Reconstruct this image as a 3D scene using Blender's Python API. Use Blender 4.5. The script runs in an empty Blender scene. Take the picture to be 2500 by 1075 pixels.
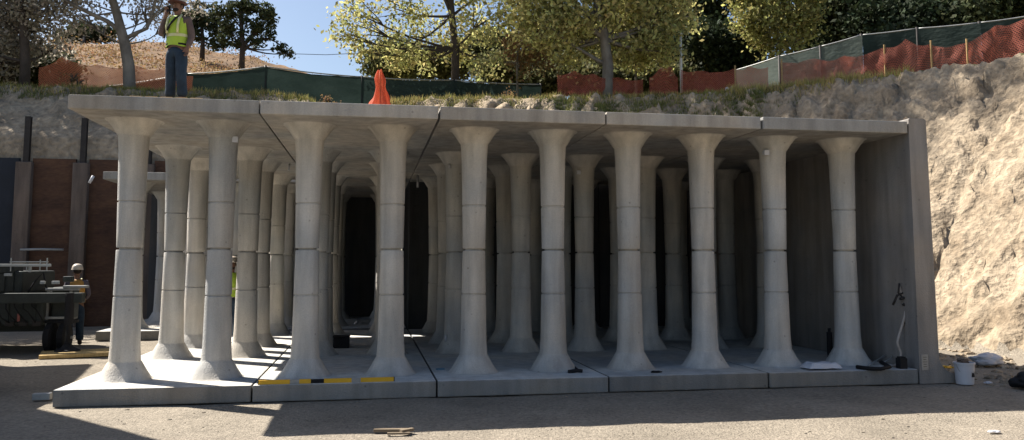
import bpy, bmesh, math, random
import numpy as np
from mathutils import Vector, Matrix, noise, Quaternion
random.seed(7); rng = np.random.default_rng(7)
R = math.radians
S = bpy.context.scene
COL = S.collection

# ------------------------------------------------------------------ camera
F_PX, PITCH, YAW = 1988.06, R(5.21), R(9.826)
CX, CY, CZ = 3.924, -11.248, 1.804
PPY = 462.7
Fv = Vector((math.sin(YAW)*math.cos(PITCH), math.cos(YAW)*math.cos(PITCH), math.sin(PITCH)))
Rv = Vector((math.cos(YAW), -math.sin(YAW), 0)); Uv = Rv.cross(Fv)
cam = bpy.data.cameras.new('camera'); camo = bpy.data.objects.new('camera', cam); COL.objects.link(camo)
M = Matrix((Rv, Uv, -Fv)).transposed().to_4x4(); M.translation = (CX, CY, CZ)
camo.matrix_world = M
cam.sensor_width = 36; cam.lens = F_PX/2500*36; cam.shift_y = -(537.5-PPY)/2500
cam.clip_start = 0.1; cam.clip_end = 2000
S.camera = camo
CAM = Vector((CX, CY, CZ))
def at(px, py, Y):                      # point of the plane y = Y seen at a pixel of the photograph
    d = Fv*F_PX + Rv*(px-1250) - Uv*(py-PPY)
    return CAM + d*((Y-CY)/d.y)
def onz(px, py, z):
    d = Fv*F_PX + Rv*(px-1250) - Uv*(py-PPY)
    return CAM + d*((z-CZ)/d.z)

# ------------------------------------------------------------------ light
SUN = Vector((2.92, -2.2, -4.0)).normalized()
EL = math.asin(-SUN.z); AZ = math.atan2(-SUN.x, -SUN.y)
w = bpy.data.worlds.new('World'); S.world = w; w.use_nodes = True
nt = w.node_tree; sky = nt.nodes.new('ShaderNodeTexSky'); sky.sky_type = 'NISHITA'; sky.sun_disc = False
sky.sun_elevation = EL; sky.sun_rotation = AZ; sky.dust_density = 1.6; sky.air_density = 1.0; sky.ozone_density = 1.5
bg = nt.nodes['Background']; nt.links.new(sky.outputs[0], bg.inputs[0]); bg.inputs[1].default_value = 0.065
sl = bpy.data.lights.new('sun', 'SUN'); sl.energy = 5.0; sl.angle = R(0.5); sl.color = (1.0, 0.95, 0.87)
so = bpy.data.objects.new('sun', sl); COL.objects.link(so); so.rotation_euler = SUN.to_track_quat('-Z', 'Y').to_euler()
S.view_settings.view_transform = 'Standard'; S.view_settings.look = 'None'
S.view_settings.exposure = 1.18
S.cycles.diffuse_bounces = 1; S.view_settings.gamma = 1.0

# ------------------------------------------------------------------ materials
def mat(name, col, rough=0.85, var=0.25, scale=3.0, bump=0.0, bscale=20.0, metal=0.0, spec=0.3, col2=None, detail=6,
        stretch=(1, 1, 1), trans=0.0, island=0.0, coord='Object', fine=0.0, fscale=60, bdist=0.05):
    m = bpy.data.materials.new(name); m.use_nodes = True; n = m.node_tree; N = n.nodes; L = n.links
    b = N['Principled BSDF']; b.inputs['Roughness'].default_value = rough; b.inputs['Metallic'].default_value = metal
    b.inputs['Specular IOR Level'].default_value = spec
    tc = N.new('ShaderNodeTexCoord'); mp = N.new('ShaderNodeMapping'); mp.inputs['Scale'].default_value = stretch
    L.new(tc.outputs[coord], mp.inputs[0])
    nz = N.new('ShaderNodeTexNoise'); nz.inputs['Scale'].default_value = scale; nz.inputs['Detail'].default_value = detail
    nz.inputs['Roughness'].default_value = 0.65
    L.new(mp.outputs[0], nz.inputs[0])
    rp = N.new('ShaderNodeMapRange'); rp.inputs[1].default_value = 0.3; rp.inputs[2].default_value = 0.7
    L.new(nz.outputs[0], rp.inputs[0])
    mx = N.new('ShaderNodeMix'); mx.data_type = 'RGBA'
    c2 = col2 or tuple(min(1, c*(1+var)) for c in col)
    c1 = col if col2 else tuple(c*(1-var) for c in col)
    mx.inputs[6].default_value = (*c1, 1); mx.inputs[7].default_value = (*c2, 1)
    L.new(rp.outputs[0], mx.inputs[0]); out = mx.outputs[2]
    def mult(src, fac_out, lo, hi):
        r2 = N.new('ShaderNodeMapRange'); r2.inputs[1].default_value = 0.25; r2.inputs[2].default_value = 0.75
        r2.inputs[3].default_value = lo; r2.inputs[4].default_value = hi
        L.new(fac_out, r2.inputs[0])
        hs = N.new('ShaderNodeHueSaturation'); L.new(r2.outputs[0], hs.inputs['Value']); L.new(src, hs.inputs['Color'])
        return hs.outputs[0]
    if fine:
        n3 = N.new('ShaderNodeTexNoise'); n3.inputs['Scale'].default_value = fscale; n3.inputs['Detail'].default_value = 3
        L.new(mp.outputs[0], n3.inputs[0]); out = mult(out, n3.outputs[0], 1-fine, 1+fine)
    if island:
        g = N.new('ShaderNodeNewGeometry'); r2 = N.new('ShaderNodeMapRange')
        r2.inputs[3].default_value = 1-island; r2.inputs[4].default_value = 1+island
        L.new(g.outputs['Random Per Island'], r2.inputs[0])
        hs = N.new('ShaderNodeHueSaturation'); L.new(r2.outputs[0], hs.inputs['Value']); L.new(out, hs.inputs['Color'])
        r3 = N.new('ShaderNodeMapRange'); r3.inputs[3].default_value = 0.47; r3.inputs[4].default_value = 0.53
        wn = N.new('ShaderNodeTexWhiteNoise'); wn.noise_dimensions = '1D'
        L.new(g.outputs['Random Per Island'], wn.inputs['W']); L.new(wn.outputs[0], r3.inputs[0]); L.new(r3.outputs[0], hs.inputs['Hue'])
        out = hs.outputs[0]
    L.new(out, b.inputs['Base Color'])
    if bump:
        n2 = N.new('ShaderNodeTexNoise'); n2.inputs['Scale'].default_value = bscale; n2.inputs['Detail'].default_value = 6
        L.new(mp.outputs[0], n2.inputs[0]); bp = N.new('ShaderNodeBump'); bp.inputs['Strength'].default_value = bump
        bp.inputs['Distance'].default_value = bdist
        L.new(n2.outputs[0], bp.inputs['Height']); L.new(bp.outputs[0], b.inputs['Normal'])
    if trans:
        t = N.new('ShaderNodeBsdfTranslucent'); L.new(out, t.inputs[0]); ms = N.new('ShaderNodeMixShader')
        ms.inputs[0].default_value = trans
        L.new(b.outputs[0], ms.inputs[1]); L.new(t.outputs[0], ms.inputs[2]); L.new(ms.outputs[0], N['Material Output'].inputs[0])
    return m

def concrete(name, col, stain=0.35):
    m = mat(name, col, 0.9, 0.10, 1.3, 0.25, 45, fine=0.10, fscale=70, coord='Object')
    n = m.node_tree; N = n.nodes; L = n.links; b = N['Principled BSDF']
    src = b.inputs['Base Color'].links[0].from_socket
    tc = N.new('ShaderNodeNewGeometry')
    mp = N.new('ShaderNodeMapping'); mp.inputs['Scale'].default_value = (6, 6, 0.7); L.new(tc.outputs['Position'], mp.inputs[0])
    nz = N.new('ShaderNodeTexNoise'); nz.inputs['Scale'].default_value = 1.0; nz.inputs['Detail'].default_value = 5; L.new(mp.outputs[0], nz.inputs[0])
    r = N.new('ShaderNodeMapRange'); r.inputs[1].default_value = 0.35; r.inputs[2].default_value = 0.72
    r.inputs[3].default_value = 1.08; r.inputs[4].default_value = 1-stain; L.new(nz.outputs[0], r.inputs[0])
    hs = N.new('ShaderNodeHueSaturation'); L.new(r.outputs[0], hs.inputs['Value']); L.new(src, hs.inputs['Color'])
    # broad warm and cool patches from the pour
    nb = N.new('ShaderNodeTexNoise'); nb.inputs['Scale'].default_value = 0.9; nb.inputs['Detail'].default_value = 3; L.new(tc.outputs['Position'], nb.inputs[0])
    rb = N.new('ShaderNodeMapRange'); rb.inputs[1].default_value = 0.38; rb.inputs[2].default_value = 0.62; L.new(nb.outputs[0], rb.inputs[0])
    mb = N.new('ShaderNodeMix'); mb.data_type = 'RGBA'; mb.blend_type = 'MULTIPLY'; mb.inputs[0].default_value = 1.0
    mc = N.new('ShaderNodeMix'); mc.data_type = 'RGBA'; mc.inputs[6].default_value = (0.86, 0.89, 0.93, 1); mc.inputs[7].default_value = (1.08, 1.03, 0.97, 1)
    L.new(rb.outputs[0], mc.inputs[0]); L.new(hs.outputs[0], mb.inputs[6]); L.new(mc.outputs[2], mb.inputs[7])
    oi = N.new('ShaderNodeObjectInfo'); ro = N.new('ShaderNodeMapRange'); ro.inputs[3].default_value = 0.86; ro.inputs[4].default_value = 1.10
    L.new(oi.outputs['Random'], ro.inputs[0]); ho = N.new('ShaderNodeHueSaturation'); L.new(ro.outputs[0], ho.inputs['Value']); L.new(mb.outputs[2], ho.inputs['Color'])
    # sparse bug holes and blotches
    vo = N.new('ShaderNodeTexVoronoi'); vo.inputs['Scale'].default_value = 5.0; L.new(tc.outputs['Position'], vo.inputs[0])
    r2 = N.new('ShaderNodeMapRange'); r2.inputs[1].default_value = 0.03; r2.inputs[2].default_value = 0.10
    r2.inputs[3].default_value = 0.62; r2.inputs[4].default_value = 1.0; L.new(vo.outputs['Distance'], r2.inputs[0])
    h2 = N.new('ShaderNodeHueSaturation'); L.new(r2.outputs[0], h2.inputs['Value']); L.new(ho.outputs[0], h2.inputs['Color'])
    L.new(h2.outputs[0], b.inputs['Base Color'])
    return m

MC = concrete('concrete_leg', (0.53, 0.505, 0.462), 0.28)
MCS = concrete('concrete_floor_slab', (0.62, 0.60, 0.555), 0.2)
def darken_sides(m, k):  # faces that do not point up get a darker colour
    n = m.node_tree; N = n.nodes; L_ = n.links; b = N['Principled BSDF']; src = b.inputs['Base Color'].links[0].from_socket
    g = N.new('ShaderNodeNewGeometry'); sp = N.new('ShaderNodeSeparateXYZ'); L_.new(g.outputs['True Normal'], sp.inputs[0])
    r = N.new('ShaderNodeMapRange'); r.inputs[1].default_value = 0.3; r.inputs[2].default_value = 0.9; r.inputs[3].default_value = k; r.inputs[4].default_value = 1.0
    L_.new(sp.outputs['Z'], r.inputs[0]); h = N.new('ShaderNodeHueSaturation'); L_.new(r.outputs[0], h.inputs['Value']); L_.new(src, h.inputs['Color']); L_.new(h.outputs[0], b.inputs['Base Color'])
darken_sides(MCS, 0.41)
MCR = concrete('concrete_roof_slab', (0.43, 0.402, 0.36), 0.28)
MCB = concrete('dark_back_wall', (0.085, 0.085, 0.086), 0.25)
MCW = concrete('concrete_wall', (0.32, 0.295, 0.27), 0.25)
MPILE = concrete('concrete_pile', (0.16, 0.125, 0.105), 0.4)
MDIRT = mat('dirt_cut', (0.22, 0.166, 0.110), 0.95, 0.0, 1.1, 1.0, 7, col2=(0.41, 0.328, 0.232), fine=0.35, fscale=7, detail=10, bdist=0.09)
MGRAVEL = mat('gravel', (0.205, 0.175, 0.135), 0.95, 0.0, 0.9, 0.7, 40, col2=(0.315, 0.268, 0.208), fine=0.34, fscale=22, detail=10)
MFIELD = mat('field', (0.20, 0.15, 0.07), 0.95, 0, 0.8, 0.5, 8, col2=(0.12, 0.12, 0.05), fine=0.2, fscale=6)
MDARKBANK = mat('bounce_limiting_bank', (0.03, 0.035, 0.018), 0.95, 0, 0.8, 0.5, 8, col2=(0.07, 0.065, 0.035), fine=0.2, fscale=6)  # invented dark colour of the unseen bank, keeps bounced light low
MHILL = mat('hill_grass', (0.12, 0.058, 0.022), 0.95, 0, 0.11, 0.9, 1.6, col2=(0.21, 0.125, 0.056), fine=0.5, fscale=0.9, detail=9)
MSTEEL = mat('dark_steel', (0.035, 0.03, 0.028), 0.6, 0.3, 8, metal=0.3)
MGALV = mat('galvanised', (0.33, 0.33, 0.32), 0.5, 0.15, 10, metal=0.4)
MLAG = mat('rusty_lagging', (0.055, 0.030, 0.022), 0.9, 0, 0.8, 0.5, 6, col2=(0.13, 0.068, 0.04), fine=0.2, fscale=7, stretch=(1, 1, 3))
MBLUE = mat('dark_blue_panel', (0.018, 0.022, 0.032), 0.7, 0.2, 2)
MWOOD = mat('wood', (0.42, 0.27, 0.12), 0.8, 0.25, 3, stretch=(1, 1, 8))
MMAT = mat('timber_mat', (0.55, 0.38, 0.16), 0.8, 0.2, 3, stretch=(8, 1, 1))
MWEATH = mat('weathered_wood', (0.20, 0.155, 0.105), 0.9, 0.25, 3, stretch=(1, 1, 8))
MBLACK = mat('black_rubber', (0.012, 0.012, 0.014), 0.8, 0.3, 6)
MWHITE = mat('white_plastic', (0.55, 0.55, 0.58), 0.5, 0.06, 4)
MYEL = mat('yellow_level', (0.75, 0.42, 0.03), 0.5, 0.08, 5)
MCRANE = mat('crane_paint', (0.032, 0.037, 0.034), 0.5, 0.3, 3, fine=0.15, fscale=20)
MCRANE2 = mat('crane_light_paint', (0.42, 0.43, 0.41), 0.5, 0.15, 3)
MGLASS = mat('dark_glass', (0.02, 0.025, 0.03), 0.15, 0.1, 3, spec=0.6)
MFENCE = mat('green_screen', (0.016, 0.028, 0.024), 0.85, 0.0, 0.7, 0.5, 4, col2=(0.034, 0.052, 0.045), trans=0.25, stretch=(1, 1, 2), fine=.12, fscale=12)
MFENCELIT = mat('sunlit_green_screen', (0.16, 0.19, 0.165), 0.85, 0.2, 0.8, 0.5, 4, trans=0.5, stretch=(1, 1, 2), fine=.12, fscale=12)  # paler copy, sunlight through the fabric is put into the colour
MBARK = mat('pale_bark', (0.26, 0.235, 0.20), 0.9, 0.0, 2.2, 0.6, 14, col2=(0.10, 0.085, 0.07), stretch=(1, 1, 0.5))
MBARKD = mat('dark_bark', (0.07, 0.055, 0.045), 0.9, 0.3, 3, 0.6, 14)
def leafm(n, c, c2, isl=0.6, tr=0.5): return mat(n, c, 0.75, 0, 0.35, col2=c2, trans=tr, island=isl, detail=3, spec=0.2)
L_SYC = leafm('sycamore_leaf', (0.56, 0.50, 0.20), (0.37, 0.38, 0.15))
L_YEL = leafm('yellow_leaf', (0.42, 0.38, 0.13), (0.30, 0.30, 0.11))
L_GREY = leafm('dry_leaf', (0.34, 0.29, 0.22), (0.48, 0.45, 0.38), 0.5)
L_DARK = leafm('evergreen_leaf', (0.022, 0.034, 0.018), (0.04, 0.055, 0.025), 0.5, 0.2)
L_OAK = leafm('oak_leaf', (0.035, 0.048, 0.02), (0.08, 0.09, 0.04), 0.5, 0.25)
L_MID = leafm('olive_leaf', (0.13, 0.13, 0.055), (0.07, 0.08, 0.035))
L_RUST = leafm('rust_leaf', (0.30, 0.16, 0.07), (0.22, 0.18, 0.09), 0.4)
MGRASS = mat('dry_grass_blade', (0.50, 0.38, 0.15), 0.9, 0, 0.5, col2=(0.24, 0.25, 0.07), trans=0.3, island=0.35, detail=3)
MGRASSG = mat('green_grass_blade', (0.10, 0.12, 0.04), 0.9, 0, 0.5, col2=(0.22, 0.22, 0.07), trans=0.3, island=0.4, detail=3)
def netm(name, col, a):
    m = mat(name, col, 0.7, 0.15, 1.5, trans=0.45); n = m.node_tree; N = n.nodes; L = n.links
    o = N['Material Output'].inputs[0]; src = o.links[0].from_socket
    tp = N.new('ShaderNodeBsdfTransparent'); ms = N.new('ShaderNodeMixShader')
    tc = N.new('ShaderNodeTexCoord'); nz = N.new('ShaderNodeTexNoise'); nz.inputs['Scale'].default_value = 1.3; L.new(tc.outputs['Object'], nz.inputs[0])
    # the meshes of the net: open cells of about 6 cm between straps
    sx = N.new('ShaderNodeTexBrick'); sx.offset = 0.5; sx.inputs['Scale'].default_value = 1.0
    sx.inputs['Brick Width'].default_value = 0.07; sx.inputs['Row Height'].default_value = 0.04; sx.inputs['Mortar Size'].default_value = 0.009
    sx.inputs['Color1'].default_value = (0, 0, 0, 1); sx.inputs['Color2'].default_value = (0, 0, 0, 1); sx.inputs['Mortar'].default_value = (1, 1, 1, 1)
    uv = N.new('ShaderNodeUVMap'); L.new(uv.outputs[0], sx.inputs[0])
    r = N.new('ShaderNodeMapRange'); r.inputs[1].default_value = 0.35; r.inputs[2].default_value = 0.65
    r.inputs[3].default_value = a-0.25; r.inputs[4].default_value = a+0.1; L.new(nz.outputs[0], r.inputs[0])
    mxx = N.new('ShaderNodeMath'); mxx.operation = 'MAXIMUM'; L.new(sx.outputs['Color'], mxx.inputs[0]); L.new(r.outputs[0], mxx.inputs[1])
    L.new(mxx.outputs[0], ms.inputs[0]); L.new(tp.outputs[0], ms.inputs[1]); L.new(src, ms.inputs[2]); L.new(ms.outputs[0], o)
    return m
MNET = netm('orange_net', (0.60, 0.20, 0.10), 0.26)
MNETR = netm('red_net', (0.43, 0.125, 0.085), 0.22)
MNETS = netm('gathered_orange_net', (0.72, 0.15, 0.07), 0.65)
MSKIN = mat('skin', (0.19, 0.10, 0.065), 0.6, 0.08, 10)
MJEAN = mat('jeans', (0.022, 0.038, 0.06), 0.9, 0.3, 5, 0.4, 15)
MVEST = mat('hi_vis', (0.38, 0.52, 0.05), 0.6, 0.08, 6, 0.3, 12)
MTAPE = mat('reflective_tape', (0.60, 0.58, 0.30), 0.4, 0.05, 6)
MSHIRT = mat('grey_shirt', (0.10, 0.085, 0.10), 0.9, 0.2, 5, 0.4, 12)
MSHIRTB = mat('brown_shirt', (0.12, 0.085, 0.075), 0.9, 0.2, 5, 0.4, 12)
MHAT = mat('pale_helmet', (0.55, 0.47, 0.38), 0.4, 0.05, 5)
MBRIM = mat('brown_brim', (0.07, 0.025, 0.018), 0.7, 0.1, 5)
MHAIR = mat('dark_hair', (0.02, 0.013, 0.01), 0.8, 0.2, 20)
MBOOT = mat('boot', (0.05, 0.035, 0.025), 0.7, 0.2, 10)
MPIPE = mat('pale_hose', (0.42, 0.37, 0.33), 0.6, 0.2, 10)

# ------------------------------------------------------------------ object helpers
def tag(o, label, cat, group=None, kind=None):
    if label: o['label'] = label
    if cat: o['category'] = cat
    if group: o['group'] = group
    if kind: o['kind'] = kind
    return o
def empty(name, loc, label, cat, group=None, rz=0.0):
    o = bpy.data.objects.new(name, None); COL.objects.link(o); o.location = loc; o.rotation_euler = (0, 0, rz)
    o.empty_display_size = 0.1
    bpy.context.view_layer.update()
    return tag(o, label, cat, group)
def link(name, me, m, parent=None, smooth=False, world=True):
    """me is in world coordinates when world is set; it is moved into the parent's frame"""
    o = bpy.data.objects.new(name, me); COL.objects.link(o)
    if m: me.materials.append(m)
    if parent is not None:
        o.parent = parent
        if world:
            Mi = wm(parent).inverted(); me.transform(Mi)
    if smooth: me.polygons.foreach_set('use_smooth', [True]*len(me.polygons))
    me.update()
    return o
def wm(o):
    Ml = Matrix.LocRotScale(o.location, o.rotation_euler, o.scale)
    return wm(o.parent) @ Ml if o.parent else Ml
def single(name, me, m, label, cat, group=None, smooth=False, origin=None):
    """a top-level thing of one mesh, origin at its base"""
    n = len(me.vertices); co = np.empty(n*3); me.vertices.foreach_get('co', co); co = co.reshape(-1, 3)
    og = Vector(origin) if origin else Vector(((co[:, 0].min()+co[:, 0].max())/2, (co[:, 1].min()+co[:, 1].max())/2, co[:, 2].min()))
    me.transform(Matrix.Translation(-og)); o = link(name, me, m, None, smooth); o.location = og
    return tag(o, label, cat, group)
def dup(root, loc, rz, label, group=None):
    r = root.copy(); COL.objects.link(r); r.location = loc; r.rotation_euler = (0, 0, rz)
    r['label'] = label
    if group: r['group'] = group
    for ch in list(root.children):
        c = ch.copy(); COL.objects.link(c); c.parent = r
        for g in list(ch.children):
            d = g.copy(); COL.objects.link(d); d.parent = c
    return r
def me_from(vs, fs, name='m'):
    me = bpy.data.meshes.new(name); me.from_pydata([tuple(v) for v in vs], [], fs); me.update(); return me
class MB:
    def __init__(s): s.bm = bmesh.new()
    def box(s, c, d, rot=None, bev=0.0):
        g = bmesh.ops.create_cube(s.bm, size=1); vs = g['verts']
        for v in vs: v.co = Vector((v.co.x*d[0], v.co.y*d[1], v.co.z*d[2]))
        if bev:
            es = list({e for v in vs for e in v.link_edges})
            r = bmesh.ops.bevel(s.bm, geom=es, offset=bev, segments=2, affect='EDGES', profile=0.6)
            vs = list({v for f in r['faces'] for v in f.verts} | {v for v in vs if v.is_valid})
            vs = [v for v in vs if v.is_valid]
        Mx = Matrix.Translation(c) @ (rot.to_matrix().to_4x4() if rot else Matrix())
        for v in vs: v.co = Mx @ v.co
        return s
    def tube(s, pts, rad, n=8, cap=True):
        pts = [Vector(p) for p in pts]; rad = rad if isinstance(rad, (list, tuple)) else [rad]*len(pts)
        rings = []; prev = None
        for i, p in enumerate(pts):
            t = (pts[min(i+1, len(pts)-1)]-pts[max(i-1, 0)]).normalized()
            if prev is None:
                a = Vector((0, 0, 1)) if abs(t.z) < 0.9 else Vector((1, 0, 0)); u = t.cross(a).normalized()
            else:
                u = (prev - t*prev.dot(t)).normalized()
            prev = u; v = t.cross(u)
            rings.append([s.bm.verts.new(p+(u*math.cos(2*math.pi*k/n)+v*math.sin(2*math.pi*k/n))*rad[i]) for k in range(n)])
        for a, b in zip(rings, rings[1:]):
            for k in range(n): s.bm.faces.new((a[k], a[(k+1) % n], b[(k+1) % n], b[k]))
        if cap:
            s.bm.faces.new(rings[0][::-1]); s.bm.faces.new(rings[-1])
        return s
    def lathe(s, c, prof, n=24, sq=2.0, sy=1.0):
        c = Vector(c); rings = []
        for r, z in prof:
            ring = []
            for k in range(n):
                a = 2*math.pi*k/n; x = math.cos(a); y = math.sin(a)
                q = (abs(x)**sq+abs(y)**sq)**(-1/sq)
                ring.append(s.bm.verts.new(c+Vector((x*q*r, y*q*r*sy, z))))
            rings.append(ring)
        for a, b in zip(rings, rings[1:]):
            for k in range(n): s.bm.faces.new((a[k], a[(k+1) % n], b[(k+1) % n], b[k]))
        s.bm.faces.new(rings[0][::-1]); s.bm.faces.new(rings[-1])
        return s
    def prism(s, poly, axis, a, b):
        """extrude a 2-D polygon between a and b along an axis"""
        def P(u, v, t): return {'x': (t, u, v), 'y': (u, t, v), 'z': (u, v, t)}[axis]
        A = [s.bm.verts.new(P(u, v, a)) for u, v in poly]; B = [s.bm.verts.new(P(u, v, b)) for u, v in poly]
        n = len(poly); s.bm.faces.new(A); s.bm.faces.new(B[::-1])
        for i in range(n): s.bm.faces.new((A[i], B[i], B[(i+1) % n], A[(i+1) % n]))
        return s
    def mesh(s):
        bmesh.ops.recalc_face_normals(s.bm, faces=s.bm.faces); me = bpy.data.meshes.new('m'); s.bm.to_mesh(me); s.bm.free(); return me

# ------------------------------------------------------------------ terrain
GRADE = 7.5; WALLY = 14.15
EDGE = [(-80, 16.9), (-5.4, 16.9), (1, 16.8), (5.2, 16.7), (9, 16.0), (12.0, 15.2), (14.6, 14.3), (17.0, 12.9), (19.0, 10.9), (21.3, 8.4), (24, 2), (25, -8), (24, -24), (8, -27), (-14, -27), (-34, -26), (-80, -26)]
EP = np.array(EDGE, float)
def edge_dist(x, y):
    """signed distance to the grade edge, positive on the pit side; also the coordinate along the edge"""
    P = np.stack([x, y], -1); best = np.full(x.shape, 1e9); sgn = np.ones(x.shape); al = np.zeros(x.shape); acc = 0
    for a, b in zip(EP, EP[1:]):
        d = b-a; L = np.hypot(*d); t = np.clip(((P-a)@d)/L**2, 0, 1); q = a+t[..., None]*d
        ds = np.hypot(P[..., 0]-q[..., 0], P[..., 1]-q[..., 1])
        cr = d[0]*(P[..., 1]-a[1])-d[1]*(P[..., 0]-a[0])
        m = ds < best-1e-9; best = np.where(m, ds, best); sgn = np.where(m, np.where(cr > 0, -1, 1), sgn); al = np.where(m, acc+t*L, al); acc += L
    return best*sgn, al
def sstep(a, b, x): t = np.clip((x-a)/(b-a), 0, 1); return t*t*(3-2*t)
def fbm(x, y, z, o=4): return noise.fractal(Vector((x, y, z)), 1.0, 2.0, o)
def axis(lo, hi, f0, f1, fine, coarse):
    a = [f0]; st = fine
    while a[0] > lo: st = min(st*1.25, coarse); a.insert(0, a[0]-st)
    n = int((f1-f0)/fine); a += [f0+fine*i for i in range(1, n+1)]; st = fine
    while a[-1] < hi: st = min(st*1.25, coarse); a.append(a[-1]+st)
    return np.array(a)
xs = axis(-260, 260, -8, 27, 0.115, 12); ys = axis(-90, 300, -5, 18.6, 0.105, 12)
X, Y = np.meshgrid(xs, ys, indexing='ij')
D, AL = edge_dist(X, Y)
slope = 0.80+0.36*sstep(8, 14, X)
Z = np.zeros_like(X)
Hs = GRADE-np.maximum(D, 0)*np.where(Y < -14, 1.3, slope)
cut = (Y < WALLY+0.12) & (X < 13.05)
fill = cut & (X > 5.0) & (X < 12.5) & (Y > 9.1)          # unseen earth added behind the vault to stop light leaking in
Z = np.where(fill, 3.7, np.where(cut, 0.0, np.maximum(Hs, 0.0)))
onslope = (D > -0.2) & (Z > 0.01) & ~cut
# roughness of the cut face: clods, teeth marks down the slope, ragged lip
it = np.argwhere((D > -1.6) & (Z > 0.0) & ~cut & (X > -9) & (X < 27.5) & (Y > -5.5) & (Y < 18.8))
dz = np.zeros_like(Z); dx = np.zeros_like(Z); dy = np.zeros_like(Z)
for i, j in it:
    x, y, z, d, a = X[i, j], Y[i, j], Z[i, j], D[i, j], AL[i, j]
    am = min(1, max(0, (d+0.5)/0.6))*min(1, z/0.25+0.15)*(min(1, max(0, (y-WALLY-0.15)/0.8)) if x < 13.2 else 1)
    grooves = (noise.noise(Vector((a*2.4+d*.45, d*0.30, 3.0)))*0.20 + noise.noise(Vector((a*6.5+d*1.1, d*0.6, 9.0)))*0.10 + (0.25-abs(noise.noise(Vector((a*4.2+d*.9, d*0.5, 15.0)))))*0.30*min(1,max(0,(x-14.5)/2)) + noise.noise(Vector((a*13+d*2.2, d*1.2, 5.0)))*0.06)
    cl = fbm(x*1.6, y*1.6, z*1.6, 5)*0.12
    lip = math.exp(-((d-0.7)/0.7)**2)
    rock = (abs(fbm(a*1.1, d*1.3, 5.0, 4))*0.9-0.3)*lip + 0.16*fbm(a*2.6, d*2.6, 8.0, 4)*min(1, math.exp(-((d-1.5)/1.8)**2)*1.4)
    rock *= min(1, max(0.1, (x-2)/4))
    dz[i, j] = am*(grooves+cl*1.1+rock*0.8)
    q = am*(fbm(x*2.3+7, y*2.3, z*2.0, 3))*0.13
    dx[i, j] = q; dy[i, j] = am*noise.noise(Vector((x*1.9, y*1.9+4, z*1.9)))*0.18-0.25*lip*am*noise.noise(Vector((a*1.7, 0, 1)))
Z = Z+dz
# notch in the lip behind the gathered net, and gentle swell on the plateau
Z = Z-0.75*np.exp(-((X-3.1)/1.2)**2)*sstep(3.0, -1.0, D)*(D > -6)*(~cut)
Z = Z+np.where(D < 0, 0.12*np.sin(X*0.7+1)*np.cos(Y*0.5)*sstep(0, -2, D), 0)
pit = (D > 0) & (Z <= 0.12)
for i, j in np.argwhere((Z < 0.1) & (X > -12) & (X < 30) & (Y > -12) & (Y < 14)):
    Z[i, j] += 0.018*fbm(X[i, j]*0.8, Y[i, j]*0.8, 0, 4)-0.012
    if 0 < X[i, j] < 12.9 and -0.1 < Y[i, j] < 14: Z[i, j] = min(Z[i, j], -0.004)
nx, ny = X.shape
V = np.stack([X+dx, Y+dy, Z], -1).reshape(-1, 3)
I, J = np.meshgrid(np.arange(nx-1), np.arange(ny-1), indexing='ij')
quads = np.stack([I*ny+J, (I+1)*ny+J, (I+1)*ny+J+1, I*ny+J+1], -1).reshape(-1, 4)
Dq = (D[:-1, :-1]+D[1:, 1:])/2; Zq = (Z[:-1, :-1]+Z[1:, 1:])/2; Zq = np.maximum(Zq, Z[:-1, 1:])
Xq = (X[:-1, :-1]+X[1:, 1:])/2; Yq = (Y[:-1, :-1]+Y[1:, 1:])/2
Zlo = np.minimum(np.minimum(Z[:-1, :-1], Z[1:, 1:]), np.minimum(Z[1:, :-1], Z[:-1, 1:]))
mouth = (Zlo < 0.2) & (Zq > 0.5) & (np.abs(Yq-WALLY-0.12) < 0.3) & (Xq > 0) & (Xq < 12.4)     # the vault runs on under the earth here
cls = np.where(mouth, 9, np.where((Yq < -14) & (Zq > 0.12), 3, np.where(Dq < -0.15, 2, np.where(Zq > 0.12, 1, 0)))).reshape(-1)
def sub(name, k, m, sm):
    q = quads[cls == k]; u, inv = np.unique(q, return_inverse=True)
    me = bpy.data.meshes.new(name); me.from_pydata(V[u].tolist(), [], inv.reshape(-1, 4).tolist())
    o = link(name, me, m, None, sm); o['kind'] = 'structure'; return o
sub('ground', 0, MGRAVEL, True); sub('dirt_bank', 1, MDIRT, True); sub('grass_field', 2, MFIELD, True); sub('added_dark_bank', 3, MDARKBANK, True)  # the bank behind the camera is added, dark to limit light into the vault
def ground_z(x, y):
    i = np.searchsorted(xs, x)-1; j = np.searchsorted(ys, y)-1
    i = max(0, min(i, nx-2)); j = max(0, min(j, ny-2))
    return float(max(Z[i, j], Z[i+1, j+1]) if False else (Z[i, j]+Z[i+1, j]+Z[i, j+1]+Z[i+1, j+1])/4)

# golden hill far behind on the left
RID = [(-700, 70), (-300, 90), (0, 112), (120, 105), (200, 97), (300, 96), (380, 100), (460, 108), (560, 124), (640, 140), (720, 165), (800, 188), (870, 205), (960, 222), (1200, 240)]
hy = 92.0
rx = [at(p, q, hy).x for p, q in RID]; rz = [at(p, q, hy).z for p, q in RID]
hxs = np.linspace(rx[0], rx[-1], 160); hys = np.linspace(44, 150, 70)
def hill_z(x, y):
    rzv = float(np.interp(x, rx, rz)); t = (y-44)/(hy-44)
    s_ = math.sin(min(t, 1)*math.pi/2)**1.1 if t <= 1 else max(0.15, 1-0.25*((t-1)*1.6)**2)
    z = 6.8+(rzv-6.8)*s_
    if t <= 1: z = min(z, 1.8+(rzv-1.8)*(y-CY)/(hy-CY)*(0.80+0.20*t))
    return z
hv = []
for x in hxs:
    for y in hys:
        t = (y-44)/(hy-44); z = hill_z(x, y)
        z += (0.5*fbm(x*0.12, y*0.12, 0, 4)+0.25*fbm(x*.5, y*.5, 3, 3)-.3)*min(1, t*3)
        hv.append((x, y, z))
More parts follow.
